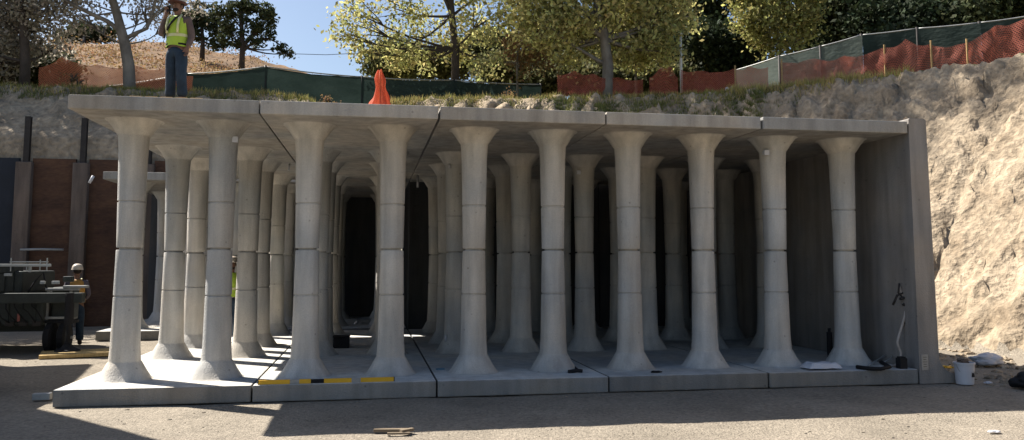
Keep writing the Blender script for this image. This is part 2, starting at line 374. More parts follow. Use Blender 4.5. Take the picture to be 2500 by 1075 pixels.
hf = [(i*70+j, (i+1)*70+j, (i+1)*70+j+1, i*70+j+1) for i in range(159) for j in range(69)]
o = link('hill', me_from(hv, hf), MHILL, None, True); o['kind'] = 'structure'

# ------------------------------------------------------------------ precast units
W = 2.42; L = 4.45; TB = 0.218; TR = 0.187; H = 4.0; ZM = 2.011
G = 0.011                                     # half joint
def leg_profile(z0, z1, up):
    """radius profile from the slab face z0 to the mid joint z1"""
    s = 1 if z1 > z0 else -1; h = abs(z1-z0)
    fl = 0.245 if not up else 0.215
    pr = [(0.392, 0.0), (0.366, 0.006), (0.346, 0.020), (0.283, fl*0.47), (0.222, fl*0.93), (0.2075, fl*1.0), (0.2045, fl*1.07)]
    zc = h-0.655
    def rr(t): return 0.201+(0.167-0.201)*min(1, (t/(h))**0.9)
    for t in (0.45, 0.75, zc-0.25, zc-0.014): pr.append((rr(t), t))
    pr += [(rr(zc)-0.014, zc-0.009), (rr(zc)-0.014, zc+0.009), (rr(zc), zc+0.014)]
    for t in (zc+0.2, zc+0.45, h-0.030): pr.append((rr(t), t))
    pr += [(0.163, h-0.016), (0.130, h-0.014), (0.130, h-0.0005)]
    return [(r, z0+s*t) for r, t in pr]
LEGS = [(0.25*W, 0.885), (0.75*W, 0.885), (0.25*W, 3.565), (0.75*W, 3.565)]
def slab_mesh(z0, z1, x0=G, x1=W-G, y0=G, y1=L-G, bev=0.018):
    b = MB(); b.box(((x0+x1)/2, (y0+y1)/2, (z0+z1)/2), (x1-x0, y1-y0, z1-z0), bev=bev); return b.mesh()
def make_unit(up, label, cat, name, y0=G):
    t = empty(name, (0, 0, 0), label, cat)
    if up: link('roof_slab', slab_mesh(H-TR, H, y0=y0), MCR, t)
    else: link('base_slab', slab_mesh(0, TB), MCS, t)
    for x, y in LEGS:
        b = MB(); b.lathe((x, y, 0), leg_profile(H-TR+0.002 if up else TB-0.002, ZM, up), 28, 2.25)
        link('leg', b.mesh(), MC, t, True)
    return t
lo0 = make_unit(False, '', 'precast unit', 'lower_precast_unit')
up0 = make_unit(True, '', 'precast unit', 'upper_precast_unit')
upL = make_unit(True, '', 'precast unit', 'upper_precast_unit', y0=-0.52)   # roof reaches forward over the gap
for o_ in (lo0, up0, upL):
    for c in o_.children:
        if c.name.startswith('leg'): c.data.set_sharp_from_angle(angle=R(36))
ROWY = [0.0, 4.45, 9.45]
ORD = ['first', 'second', 'third', 'fourth', 'fifth', 'sixth']
ROWN = ['front row', 'second row', 'third row', 'fourth row', 'deepest row']
first = {'lo': True, 'up': True, 'upL': True}
for r, y0 in enumerate(ROWY):
    cols = range(-1, 2) if r == 2 else range(0, 5)
    for ci, i in enumerate(cols):
        pos = ORD[ci]+' from the left'
        for lev, proto in (('lower', lo0), ('upper', upL if (r == 2 and i >= 1) else up0)):
            what = 'floor slab with four half columns' if lev == 'lower' else 'roof slab with four half columns below'
            lab = 'concrete %s, %s, %s' % (what, ROWN[r], pos)
            key = 'lo' if lev == 'lower' else ('upL' if proto is upL else 'up')
            jx = 0.006*math.sin(i*3.1+r*1.7+(lev == 'upper')*2); jy = 0.012*math.sin(i*2.3+r+1+(lev == 'upper')*1.1)
            jz = -0.0*i
            loc = (i*W+jx*.5, y0+jy, jz)
            grp = 'lower precast units' if lev == 'lower' else 'upper precast units'
            if first[key]:
                proto.location = loc; proto['label'] = lab; proto['group'] = grp; first[key] = False
            else: dup(proto, loc, 0, lab, grp)

# end wall at the right: one panel per row, L shaped with a curved heel
def wall_poly():
    x0 = 5*W+0.012; x1 = 12.41
    p = [(x0, 0.0), (x0, 4.03), (x0+0.02, 4.05), (x1-0.03, 4.05), (x1, 4.02), (x1+0.04, 0.42)]
    for k in range(1, 8):
        a = k/7*math.pi/2; p.append((x1+0.04+0.28*(1-math.cos(a)), 0.42-0.28*math.sin(a)))
    p += [(x1+0.36, 0.13), (x1+0.36, 0.0)]
    return p
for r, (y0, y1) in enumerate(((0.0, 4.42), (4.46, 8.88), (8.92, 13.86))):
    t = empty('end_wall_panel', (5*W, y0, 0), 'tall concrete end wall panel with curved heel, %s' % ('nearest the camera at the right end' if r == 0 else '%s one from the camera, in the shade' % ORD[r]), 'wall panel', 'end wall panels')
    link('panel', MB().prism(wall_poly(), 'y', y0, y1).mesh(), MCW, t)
    if r == 0:
        p0 = at(2249, 866, -0.004); p1 = at(2267, 904, -0.004)
        link('data_plate', MB().box(((p0.x+p1.x)/2, y0-0.004, (p0.z+p1.z)/2), (p1.x-p0.x, 0.006, p0.z-p1.z), bev=0.002).mesh(), MGALV, t)
        lk = MB()
        for k in range(5): lk.box(((p0.x+p1.x)/2, y0-0.0085, p0.z-0.04-k*0.035), (0.06-0.012*(k % 2), 0.003, 0.006))
        link('printed_lines', lk.mesh(), MSTEEL, t)
for i in range(-1, 5):
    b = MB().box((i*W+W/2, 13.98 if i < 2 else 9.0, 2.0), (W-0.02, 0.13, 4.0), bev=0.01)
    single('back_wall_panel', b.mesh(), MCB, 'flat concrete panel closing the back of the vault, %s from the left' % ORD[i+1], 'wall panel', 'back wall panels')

single('light_stop_panel', MB().box((2*W+0.10, 11.5, 2.0), (0.13, 4.78, 4.0), bev=0.01).mesh(), MCB, 'concrete panel added deep inside to stop light leaking into the third row', 'wall panel')  # added panel, blocks light from the open ground to the right
# two unseen stacks of units, added off to the left to shade the ground
def stack(loc, rz, n):
    for lev, proto, z in (('bottom', lo0, 0.0), ('middle', lo0, 2.013), ('top', up0, 2.013)):
        dup(proto, (loc[0], loc[1], z), rz, '%s precast unit of an unseen added stack shading the left ground, %s' % (lev, n), 'added units shading the left ground')
def place_right_edge(p, q):
    """a unit whose long right side runs from p (back) towards q (front)"""
    d = (Vector(q)-Vector(p)).normalized(); ang = math.atan2(-d.x, -d.y)*-1
    a = math.atan2(d.x, -d.y)                       # rotation of local -y onto d
    u = Vector((math.cos(a), math.sin(a)))
    org = Vector(p)+d*L-u*W
    return (org.x, org.y, 0.0), a
l1, a1 = place_right_edge((-5.36, 8.10), (-4.51, 3.72)); stack(l1, a1, 'farther from the camera')
l2, a2 = place_right_edge((-4.66, 3.52), (-1.86, 0.35)); stack(l2, a2, 'nearer the camera')

pt = empty('shadow_caster_toilet', (-2.33, 1.98, 0), 'unseen blue portable toilet added outside the left edge to shade the ground', 'portable toilet')  # toilet added out of view to fill the shadow on the left ground
link('cabin', MB().box((-2.33, 1.98, 1.10), (0.84, 1.28, 2.12), bev=.03).mesh(), MBLUE, pt)
b = MB(); b.box((-2.33, 1.98, 2.24), (0.92, 1.34, 0.14), bev=.05); link('roof', b.mesh(), MWHITE, pt)
dr = link('door', MB().box((-1.90, 1.98, 1.05), (0.04, 0.80, 1.85), bev=.01).mesh(), MBLUE, pt)
link('handle', MB().box((-1.87, 1.68, 1.05), (0.03, 0.10, 0.04), bev=.008).mesh(), MGALV, dr)

# ------------------------------------------------------------------ shoring wall on the left
sw = empty('shoring_wall', (-4, WALLY, 0), 'rust brown soldier pile shoring wall with grey pile encasements below the dark bank', 'retaining wall')
PILX = [-9.6, -7.75, -5.92, -4.40, -2.6, -0.8]
prev = -12.0
for k, px in enumerate(PILX+[0.0]):
    b = MB().box(((prev+px)/2, WALLY+0.05, 2.42), (px-prev-0.36, 0.09, 4.84))
    link('lagging_panel', b.mesh(), MBLUE if k == 2 else MLAG, sw); prev = px
for px in PILX:
    link('pile_encasement', MB().box((px, WALLY-0.03, 2.36), (0.42, 0.30, 4.72), bev=0.03).mesh(), MPILE, sw)
    z1 = 5.9; xx = px+0.02
    b = MB(); b.box((xx, WALLY-0.02, z1/2+2.2), (0.13, 0.012, z1-4.4+0.3)); 
    for s in (-1, 1): b.box((xx, WALLY-0.02+s*0.06, z1/2+2.2), (0.15, 0.014, z1-4.4+0.3))
    link('steel_beam', b.mesh(), MSTEEL, sw)
p0 = at(50, 610, WALLY-0.3); p1 = at(155, 610, WALLY-0.3)
single('cross_pipe', MB().tube([p0, (p0+p1)/2+Vector((0, 0, .01)), p1], 0.035, 10).mesh(), MGALV, 'thin pale pipe fixed level across the shoring wall between two piles', 'pipe', smooth=True)

# ------------------------------------------------------------------ crane carrier on the left
cr = empty('crane_carrier', (-3.6, 7.6, 0), 'dark grey crane carrier with outrigger set down at the left edge', 'crane truck')
cb = MB(); cb.box((-3.8, 7.9, 0.87), (2.4, 2.2, 0.62), bev=0.04); cb.box((-3.8, 7.9, 0.50), (2.2, 0.9, 0.22))
for k in range(6): cb.box((-2.75-0.5*k, 6.79, 0.87), (0.03, 0.03, 0.56))
link('chassis', cb.mesh(), MCRANE, cr)
cb = MB(); cb.box((-3.9, 7.9, 1.42), (1.6, 1.8, 0.46), bev=0.05)
for k in range(7): cb.box((-3.3-0.17*k, 6.985, 1.42), (0.10, 0.02, 0.34))
hd = link('engine_cover', cb.mesh(), MCRANE, cr)
link('warning_panel', MB().box((-3.05, 6.97, 1.02), (0.16, 0.02, 0.17), bev=0.005).mesh(), MCRANE2, cr)
link('marker_light', MB().box((-3.04, 6.77, 0.72), (0.05, 0.03, 0.16), bev=0.01).mesh(), mat('lamp_lens', (0.35, 0.12, 0.10), 0.4), cr)
b = MB(); b.box((-3.75, 6.95, 1.77), (2.4, 0.07, 0.055), bev=0.01)
for x in (-2.95, -3.6): b.box((x, 6.97, 1.70), (0.05, 0.05, 0.14))
link('top_rail', b.mesh(), MCRANE2, cr)
b = MB(); b.box((-3.5, 7.2, 1.68), (0.5, 0.5, 0.16), bev=0.03); b.tube([(-3.9, 7.0, 1.66), (-4.1, 7.2, 1.9), (-4.4, 7.4, 2.4), (-4.8, 7.6, 3.2)], 0.16, 10)
link('boom_cradle', b.mesh(), MCRANE, cr)
b = MB(); b.box((-2.3, 6.95, 1.28), (0.62, 0.16, 0.05), bev=0.01); b.box((-2.05, 6.95, 1.33), (0.44, 0.22, 0.05), bev=0.01)
b.box((-2.38, 6.95, 1.07), (0.5, 0.10, 0.05)); b.box((-2.4, 6.95, 0.70), (0.46, 0.10, 0.045)); b.box((-2.2, 6.95, 0.30), (0.26, 0.10, 0.05))
for x in (-2.58, -2.15): b.box((x, 6.97, 0.86), (0.04, 0.05, 0.85))
link('rear_rack', b.mesh(), MGALV, cr)
b = MB(); b.box((-2.34, 7.25, 0.98), (0.40, 0.45, 0.68), bev=0.05); b.box((-2.30, 7.25, 1.48), (0.18, 0.2, 0.12), bev=0.03)
link('tool_box', b.mesh(), MCRANE, cr)
for x in (-2.5, -2.24):
    b = MB(); b.tube([(x-0.08, 7.0, 0.30), (x-0.05, 7.0, 0.30), (x+0.05, 7.0, 0.30), (x+0.08, 7.0, 0.30)], [0.25, 0.31, 0.31, 0.25], 20)
    link('wheel', b.mesh(), MBLACK, cr, False)
b = MB()
for k in range(5):
    x = -3.45+.16*k; b.tube([(x, 6.76, 1.12-.02*k), (x+.03, 6.70, .95-.05*(k % 2)), (x+.12, 6.70, .72+.04*k), (x+.25, 6.76, .62)], .014, 6)
b.tube([(-2.95, 6.9, 1.2), (-2.80, 6.86, 1.45), (-2.66, 6.88, 1.62), (-2.6, 6.9, 1.3)], .018, 6)
link('hydraulic_hoses', b.mesh(), MBLACK, cr, True)
b = MB()
for x in (-3.3, -3.0, -2.75, -2.62): b.tube([(x, 6.93, 1.65), (x, 6.93, 1.86+.06*math.sin(x*9))], .012, 6)
b.tube([(-3.32, 6.93, 1.84), (-2.6, 6.93, 1.84)], .012, 6)
link('handrail', b.mesh(), MCRANE2, cr)
for x, z, w_ in ((-3.32, 1.58, .14), (-2.66, 1.42, .10), (-2.42, 1.42, .14)): link('work_lamp', MB().box((x, 6.88, z), (w_, .06, .06), bev=.01).mesh(), MCRANE2, cr)
for x in (-3.45, -3.2, -2.95, -2.7): link('step_plate', MB().box((x, 6.77, .60), (.17, .03, .10), bev=.006).mesh(), MSTEEL, cr)
b = MB(); b.box((-2.35, 7.05, 0.62), (0.62, 0.3, 0.06), bev=0.01); link('mudguard', b.mesh(), MBLACK, cr)
b = MB(); b.box((-2.5, 6.5, 1.12), (1.5, 0.22, 0.20), bev=0.02); link('outrigger_beam', b.mesh(), MCRANE, cr)
jx, jy = -1.98, 6.42
b = MB(); b.tube([(jx, jy, 0.20), (jx, jy, 0.62)], 0.045, 12); b.tube([(jx, jy, 0.60), (jx, jy, 1.22)], 0.085, 12)
b.lathe((jx, jy, 0), [(0.24, 0.075), (0.22, 0.10), (0.12, 0.15), (0.07, 0.21), (0.06, 0.25)], 20)
link('outrigger_jack', b.mesh(), MBLACK, cr, False)
b = MB()
q = [onz(95, 872, .04), onz(130, 863, .04), onz(255, 856, .04), onz(250, 868, .04)]
mp = empty('timber_mat', (-1.75, 6.25, 0), 'yellow timber mat under the outrigger foot of the crane', 'mat', rz=R(17))
for k in range(5):
    me = MB().box((0, -0.36+k*0.18, 0.04), (1.25, 0.172, 0.07), bev=0.008).mesh(); link('plank', me, MMAT, mp, world=False)
b = MB().box((-0.47, 0.91, 0.045), (0.22, 0.10, 0.09), bev=0.01)
single('wood_block', b.mesh(), MGALV, 'small pale offcut of wood lying left of the slab corner', 'wood')
p = onz(103, 971, 0.03)
bpy.data.objects['wood_block'].location = (p.x, p.y, 0)

# ------------------------------------------------------------------ people
def skin(verts, edges, radii, root=0, sub=2):
    me = bpy.data.meshes.new('s'); me.from_pydata([tuple(v) for v in verts], edges, [])
    o = bpy.data.objects.new('tmp', me); COL.objects.link(o)
    m = o.modifiers.new('sk', 'SKIN'); m.use_smooth_shade = True
    sv = me.skin_vertices[0].data if me.skin_vertices else None
    if sv is None:
        bpy.context.view_layer.update(); sv = me.skin_vertices[0].data
    for i, r in enumerate(radii): sv[i].radius = r if isinstance(r, tuple) else (r, r)
    for i in range(len(verts)): sv[i].use_root = (i == root)
    m2 = o.modifiers.new('sb', 'SUBSURF'); m2.levels = sub; m2.render_levels = sub
    bpy.context.view_layer.update()
    dg = bpy.context.evaluated_depsgraph_get(); r = bpy.data.meshes.new_from_object(o.evaluated_get(dg))
    bpy.data.objects.remove(o); r.materials.clear()
    return r
def join_me(mes):
    bm = bmesh.new()
    for m in mes: bm.from_mesh(m)
    me = bpy.data.meshes.new('j'); bm.to_mesh(me); bm.free(); return me
def ell(c, r, n=2):
    bm = bmesh.new(); bmesh.ops.create_icosphere(bm, subdivisions=n, radius=1)
    for v in bm.verts: v.co = Vector((c[0]+v.co.x*r[0], c[1]+v.co.y*r[1], c[2]+v.co.z*r[2]))
    me = bpy.data.meshes.new('e'); bm.to_mesh(me); bm.free(); return me
def person(loc, rz, label, arms, shirt, tall=1.78, strap=False, tilt=0.0, brim=True, group='site workers in vests'):
    """figure faces local -y; arms: list of (elbow, wrist, grip dir) for local left(+x) and right(-x)"""
    t = empty('person', loc, label, 'person', group, rz); k = tall/1.78
    def P(x, y, z): return (x*k, y*k, z*k)
    vs = [P(0, 0, .98), P(0, .005, 1.12), P(0, .01, 1.28), P(0, .01, 1.42), P(0, .0, 1.50), P(0, -.015, 1.56)]
    rd = [(.125*k, .085*k), (.12*k, .085*k), (.165*k, .115*k), (.15*k, .10*k), (.06*k, .055*k), (.055*k, .055*k)]
    ed = [(0, 1), (1, 2), (2, 3), (3, 4), (4, 5)]
    # head carried on the neck
    vs += [P(0, -.03, 1.62), P(0, -.02, 1.70), P(0, -.01, 1.755)]; rd += [(.068*k, .078*k), (.076*k, .092*k), (.05*k, .06*k)]
    ed += [(5, 6), (6, 7), (7, 8)]
    legs = []
    for s in (-1, 1):
        n = len(vs); st = .10+.02*(s > 0)
        vs += [P(s*.095, 0, .88), P(s*(st), -.015-.02*s, .50), P(s*(st+.01), .02, .10), P(s*(st+.025), -.13, .045)]
        rd += [(.095*k, .10*k), (.06*k, .062*k), (.042*k, .045*k), (.04*k, .03*k)]
        ed += [(0, n), (n, n+1), (n+1, n+2), (n+2, n+3)]; legs.append(n)
    hands = []; sl = []
    for s, (el, wr, gd) in zip((1, -1), arms):
        n = len(vs); vs += [P(s*.19, .01, 1.43), P(*el), P(*wr)]
        rd += [(.055*k, .055*k), (.042*k, .042*k), (.028*k, .030*k)]; ed += [(3, n), (n, n+1), (n+1, n+2)]
        wv = Vector(P(*wr)); g = Vector(gd).normalized(); side = g.cross(Vector((0, 1, .2))).normalized()
        palm = wv+g*.055*k; vs.append(tuple(palm)); rd.append((.036*k, .018*k)); ed.append((n+2, n+3))
        curl = Vector((0, -1, 0)) if abs(g.y) < .7 else Vector((0, 0, -1))
        for f, (off, ln) in enumerate(((-.030, .060), (-.010, .075), (.010, .070), (.028, .055))):
            b0 = palm+side*off*k+g*.03*k; b1 = b0+g*ln*.5*k+curl*.008*k; b2 = b1+g*ln*.4*k+curl*.025*k
            m = len(vs); vs += [tuple(b0), tuple(b1), tuple(b2)]; rd += [.0095*k, .009*k, .008*k]; ed += [(n+3, m), (m, m+1), (m+1, m+2)]
        b1 = wv+g*.03*k-side*.045*k+curl*.01*k; b2 = b1+g*.045*k-side*.012*k+curl*.02*k
        m = len(vs); vs += [tuple(b1), tuple(b2)]; rd += [.011*k, .009*k]; ed += [(n+2, m), (m, m+1)]
        sl.append((s, n))
    body = join_me([skin(vs, ed, rd, 0)] + [ell(P(0, -.115, 1.665), (.014*k, .022*k, .024*k)), ell(P(-.078, -.02, 1.67), (.012*k, .02*k, .03*k)), ell(P(.078, -.02, 1.67), (.012*k, .02*k, .03*k)),
                    ell(P(-.03, -.10, 1.685), (.013*k, .01*k, .008*k)), ell(P(.03, -.10, 1.685), (.013*k, .01*k, .008*k)), ell(P(0, -.105, 1.63), (.026*k, .012*k, .008*k))])
    link('body', body, MSKIN, t, True, world=False)
    # beard and hair
    link('hair', join_me([ell(P(0, .02, 1.70), (.088*k, .085*k, .075*k)), ell(P(0, -.075, 1.605), (.055*k, .04*k, .035*k))]), MHAIR, t, True, world=False)
    # trousers
    v2 = [P(0, 0, 1.05), P(0, 0, .94)]; r2 = [(.185*k, .140*k), (.185*k, .145*k)]; e2 = [(0, 1)]
    for s, n in zip((-1, 1), legs):
        m = len(v2); a = Vector(vs[n]); b_ = Vector(vs[n+1]); c_ = Vector(vs[n+2])
        v2 += [a, (a+b_)/2, b_, (b_+c_)/2, c_+Vector((0, -.005, .0))]; r2 += [.118*k, .105*k, .092*k, .088*k, .092*k]; e2 += [(1, m), (m, m+1), (m+1, m+2), (m+2, m+3), (m+3, m+4)]
    link('trousers', skin(v2, e2, r2, 1), MJEAN, t, True, world=False)
    for s, n in zip((-1, 1), legs):
        a = Vector(vs[n+2]); b_ = Vector(vs[n+3])
        link('boot', skin([a+Vector((0, .02, .02)), a+Vector((0, .01, -.045*k)), b_+Vector((0, .02, 0)), b_+Vector((0, -.05, 0))], [(0, 1), (1, 2), (2, 3)], [.06*k, (.052*k, .05*k), (.05*k, .042*k), (.04*k, .035*k)], 1), MBOOT, t, True, world=False)
    # shirt with sleeves
    v3 = [P(0, 0, .94), P(0, .005, 1.12), P(0, .01, 1.28), P(0, .01, 1.42), P(0, .0, 1.49)]; r3 = [(.172*k, .125*k), (.16*k, .12*k), (.18*k, .13*k), (.165*k, .115*k), (.07*k, .068*k)]
    e3 = [(0, 1), (1, 2), (2, 3), (3, 4)]
    for s, n in sl:
        m = len(v3); a = Vector(vs[n]); b_ = Vector(vs[n+1]); c_ = Vector(vs[n+2])
        v3 += [a, (a+b_)/2, b_, b_.lerp(c_, .9)]; r3 += [.075*k, .066*k, .06*k, .046*k]; e3 += [(3, m), (m, m+1), (m+1, m+2), (m+2, m+3)]
    link('shirt', skin(v3, e3, r3, 1), shirt, t, True, world=False)
    # vest: open tunic round the trunk, up over the shoulders
    b = MB(); rings = [(.195, .150, .97), (.190, .148, 1.05), (.186, .146, 1.16), (.196, .152, 1.28), (.200, .150, 1.37), (.185, .132, 1.44), (.135, .100, 1.49), (.085, .078, 1.505)]
    R_ = []
    for rx_, ry_, z_ in rings:
        R_.append([b.bm.verts.new(P(math.cos(a)*rx_, math.sin(a)*ry_+.005, z_+.012*math.sin(3*a)*(z_ < 1.0))) for a in [2*math.pi*i/28 for i in range(28)]])
    for u, v in zip(R_, R_[1:]):
        for i in range(28): b.bm.faces.new((u[i], u[(i+1) % 28], v[(i+1) % 28], v[i]))
    vm = b.mesh(); ve = link('vest', vm, MVEST, t, True, world=False)
    def band(z0, z1, e=.006):
        b = MB(); A = []
        for z_ in (z0, z1):
            rx_ = np.interp(z_, [q[2] for q in rings], [q[0] for q in rings])+e; ry_ = np.interp(z_, [q[2] for q in rings], [q[1] for q in rings])+e
            A.append([b.bm.verts.new(P(math.cos(a)*rx_, math.sin(a)*ry_+.005, z_)) for a in [2*math.pi*i/28 for i in range(28)]])
        for i in range(28): b.bm.faces.new((A[0][i], A[0][(i+1) % 28], A[1][(i+1) % 28], A[1][i]))
        return b.mesh()
    link('reflective_band', band(1.13, 1.18), MTAPE, ve, True, world=False)
    for s in (-1, 1):
        b = MB(); b.tube([P(s*.10, -.148, 1.18), P(s*.105, -.158, 1.30), P(s*.105, -.125, 1.43), P(s*.10, -.05, 1.515)], .02*k, 6); link('shoulder_tape', b.mesh(), MTAPE, ve, True, world=False)
    if strap:
        b = MB(); b.tube([P(.11, -.02, 1.52), P(.06, -.14, 1.45), P(-.03, -.17, 1.33), P(-.12, -.15, 1.20), P(-.18, -.10, 1.12)], .017*k, 6)
        link('strap', b.mesh(), MBLACK, t, True, world=False)
        b = MB(); b.box(P(-.115, -.10, 1.60), P(.035, .06, .13), bev=.006); link('phone', b.mesh(), MBLACK, t, False, world=False)
    link('belt', band(.985, 1.02, .0), MBLACK, t, True, world=False)
    hm = MB(); hm.lathe(P(0, -.01, 1.735), [(.118*k, 0), (.118*k, .012), (.115*k, .05*k), (.10*k, .09*k), (.07*k, .118*k), (.03*k, .13*k), (.005, .133*k)], 24, 2.0, 1.12)
    hat = link('hard_hat', hm.mesh(), MHAT, t, True, world=False)
    bb = MB(); bb.lathe(P(0, -.03, 1.725), [(.12*k, 0), (.15*k if brim else .13*k, .004), (.15*k if brim else .13*k, .014), (.118*k, .022)], 24, 2.0, 1.2)
    link('brim', bb.mesh(), MBRIM if brim and strap else MHAT, hat, True, world=False)
    return t
pm = at(432, 120, 4.2)
person((pm.x, 4.2, H+.70), R(-22), 'man in yellow green vest and jeans on the phone, standing on the concrete roof',
       [((.25, .04, 1.16), (.24, -.06, .93), (0, -.15, -1)), ((-.27, -.08, 1.17), (-.165, -.11, 1.50), (.25, -.05, 1))], MSHIRTB, 1.92, strap=True)
ts = empty('timber_stack', (pm.x, 4.2, H), 'low stack of timbers on the roof under the man in jeans', 'timber stack')
for a_ in range(7):
    for b_ in range(5):
        link('timber', MB().box((pm.x-.5+.25*b_ if a_ % 2 == 0 else pm.x, 4.2 if a_ % 2 == 0 else 3.7+.25*b_, H+.05+.1*a_), (.2, 1.3, .096) if a_ % 2 == 0 else (1.3, .2, .096), bev=.006).mesh(), MWOOD, ts)
p = at(565, 622, 6.2)
person((p.x+0.02, 6.2, TB), R(15), 'worker with pale helmet and lime vest half hidden between the columns',
       [((.25, .04, 1.16), (.22, -.16, 1.0), (0, -1, -.4)), ((-.25, .04, 1.16), (-.22, -.10, .96), (0, -.6, -1))], MSHIRT, 1.66, group='site workers in vests', brim=False)
p = at(190, 640, 8.4)
person((p.x, 8.4, 0), R(200), 'worker with pale helmet and orange vest behind the crane outrigger at the left',
       [((.25, .04, 1.16), (.2, -.18, 1.05), (0, -1, 0)), ((-.25, .04, 1.16), (-.2, -.18, 1.05), (0, -1, 0))], MSHIRT, 1.72, group='site workers in vests', brim=False)
MORV = mat('orange_vest', (0.42, 0.22, 0.05), 0.6, 0.1)
for o_ in bpy.data.objects:
    if o_.name.startswith('vest') and o_.parent and 'orange' in o_.parent.get('label', ''):
        o_.data.materials[0] = MORV

# ------------------------------------------------------------------ small things on and by the slab
lv = empty('spirit_level', (3.37, 0.06, TB), 'long yellow box level with black hand slot lying on the front slab edge', 'level', rz=R(0.3))
x0, x1 = 2.50-3.37, 4.26-3.37
b = MB(); segs = [(x0, x0+.40), (x0+.52, x0+.67), (x0+.84, x0+1.20), (x0+1.32, x1)]
for a_, c_ in segs: b.box(((a_+c_)/2, 0, 0.03), (c_-a_, 0.028, 0.058), bev=0.003)
link('body', b.mesh(), MYEL, lv, world=False)
for a_, c_, m_ in ((x0+.40, x0+.52, MGALV), (x0+.67, x0+.84, MBLACK), (x0+1.20, x0+1.32, MGALV)):
    b = MB(); b.box(((a_+c_)/2, 0, 0.03), (c_-a_, 0.022, 0.05)); 
    link('hand_slot' if m_ is MBLACK else 'vial', b.mesh(), m_, lv, world=False)
for x in (x0-.006, x1+.006): link('end_cap', MB().box((x, 0, .03), (.012, .03, .06), bev=.003).mesh(), MBLACK, lv, world=False)

# folded white sheet
bm = bmesh.new(); gx, gy = 26, 12; vv = []
for lay in range(2):
    for i in range(gx+1):
        for j in range(gy+1):
            u, v = i/gx, j/gy; e = min(1, 6*min(u, 1-u, v, 1-v)+.05)
            z = (0.004 if lay == 0 else 0.008+0.10*e**.5*(0.9+0.25*noise.noise(Vector((u*5, v*3, 2)))))
            vv.append(bm.verts.new((10.64+(u-.5)*.54+.01*math.sin(v*9), .25+(v-.5)*.30+.01*math.sin(u*11), TB+z)))
n = (gx+1)*(gy+1)
for i in range(gx):
    for j in range(gy):
        a = i*(gy+1)+j; q_ = [a, a+gy+1, a+gy+2, a+1]
        bm.faces.new([vv[n+k] for k in q_]); bm.faces.new([vv[k] for k in q_[::-1]])
me = bpy.data.meshes.new('m'); bm.to_mesh(me); bm.free()
single('folded_sheet', me, MWHITE, 'white folded plastic sheet lying on the slab near the last column', 'plastic sheet', smooth=True)
# bucket
p = at(2356, 935, -.12)
bk = empty('bucket', (p.x, -.12, 0), 'white plastic bucket with debris in it beside the end wall heel', 'bucket')
bm_ = MB(); bm_.lathe((0, 0, 0), [(.118, 0), (.122, .01), (.140, .30), (.152, .302), (.152, .325), (.142, .325), (.13, .30), (.115, .05), (.01, .04)], 28)
link('pail', bm_.mesh(), MWHITE, bk, False, world=False)
b = MB(); b.tube([(.15*math.cos(a), -.02-.10*math.sin(a)*.6, .30-.18*math.sin(a)) for a in [math.pi*i/10 for i in range(11)]], .005, 6); link('handle', b.mesh(), MGALV, bk, world=False)
b = MB()
for k in range(7): b.box((random.uniform(-.07, .07), random.uniform(-.06, .06), .31+random.uniform(0, .05)), (.10, .04, .03), Quaternion((0, 0, 1), k*1.1) @ Quaternion((1, 0, 0), .5*k))
link('scraps', b.mesh(), MPILE, bk, world=False)
link('sticker', MB().box((.045, -.118, .16), (.06, .012, .09), Quaternion((1, 0, 0), -.06) @ Quaternion((0, 0, 1), .35), bev=.002).mesh(), MBLACK, bk, world=False)
# crumpled bags
def crumple(name, c, r, m, label, cat, seed):
    bm = bmesh.new(); bmesh.ops.create_icosphere(bm, subdivisions=4, radius=1)
    for v in bm.verts:
        d = 1+.35*noise.noise(v.co*1.6+Vector((seed, 0, 0)))+.14*noise.noise(v.co*5+Vector((0, seed, 0)))
        v.co = Vector((c[0]+v.co.x*r[0]*d, c[1]+v.co.y*r[1]*d, max(c[2]+.004, c[2]+r[2]*.8+v.co.z*r[2]*d)))
    me = bpy.data.meshes.new('m'); bm.to_mesh(me); bm.free()
    return single(name, me, m, label, cat, smooth=True)
p = onz(2410, 880, .1)
crumple('plastic_bag', (p.x, p.y, .02), (.30, .16, .11), MWHITE, 'crumpled white plastic bag on the shaded dirt right of the bucket', 'bag', 3.3)
p = onz(2500, 948, 0)
crumple('rubbish_bag', (p.x+.12, p.y, 0), (.27, .20, .13), MBLACK, 'black rubbish bag lying at the right edge in the shade', 'bag', 8.1)
p = onz(2427, 1057, 0)
crumple('paper_scrap', (p.x, p.y, .005), (.07, .04, .012), MWHITE, 'white scrap of paper on the sunlit gravel at the lower right', 'litter', 5.2)
p = onz(1680, 951, 0)
crumple('plaster_scrap', (p.x, p.y, .0), (.13, .06, .018), MGALV, 'pale scrap on the shaded gravel in front of the fourth slab', 'litter', 6.2)
p = onz(2412, 937, 0)
crumple('foam_scrap', (p.x, p.y, .0), (.06, .04, .018), MWHITE, 'small white scrap on dark ground right of the bucket', 'litter', 7.7)
p = onz(1604, 911, TB)
crumple('work_glove', (p.x, p.y+.03, TB), (.085, .045, .018), MBLACK, 'black glove lying on the slab at the seventh column foot', 'glove', 9.4)
for k, (px_, py_, lb) in enumerate(((2320, 900, 'broken yellow strapping beside the end wall heel'), )):
    p = onz(px_, py_, 0.02); b = MB(); pts = [(p.x+.13*math.cos(a*1.7), p.y+.05+.10*math.sin(a*2.1), .02+.03*abs(math.sin(a))) for a in [i*.45 for i in range(14)]]
    single('strapping', b.tube(pts, .012, 6).mesh(), MYEL, lb, 'strap')
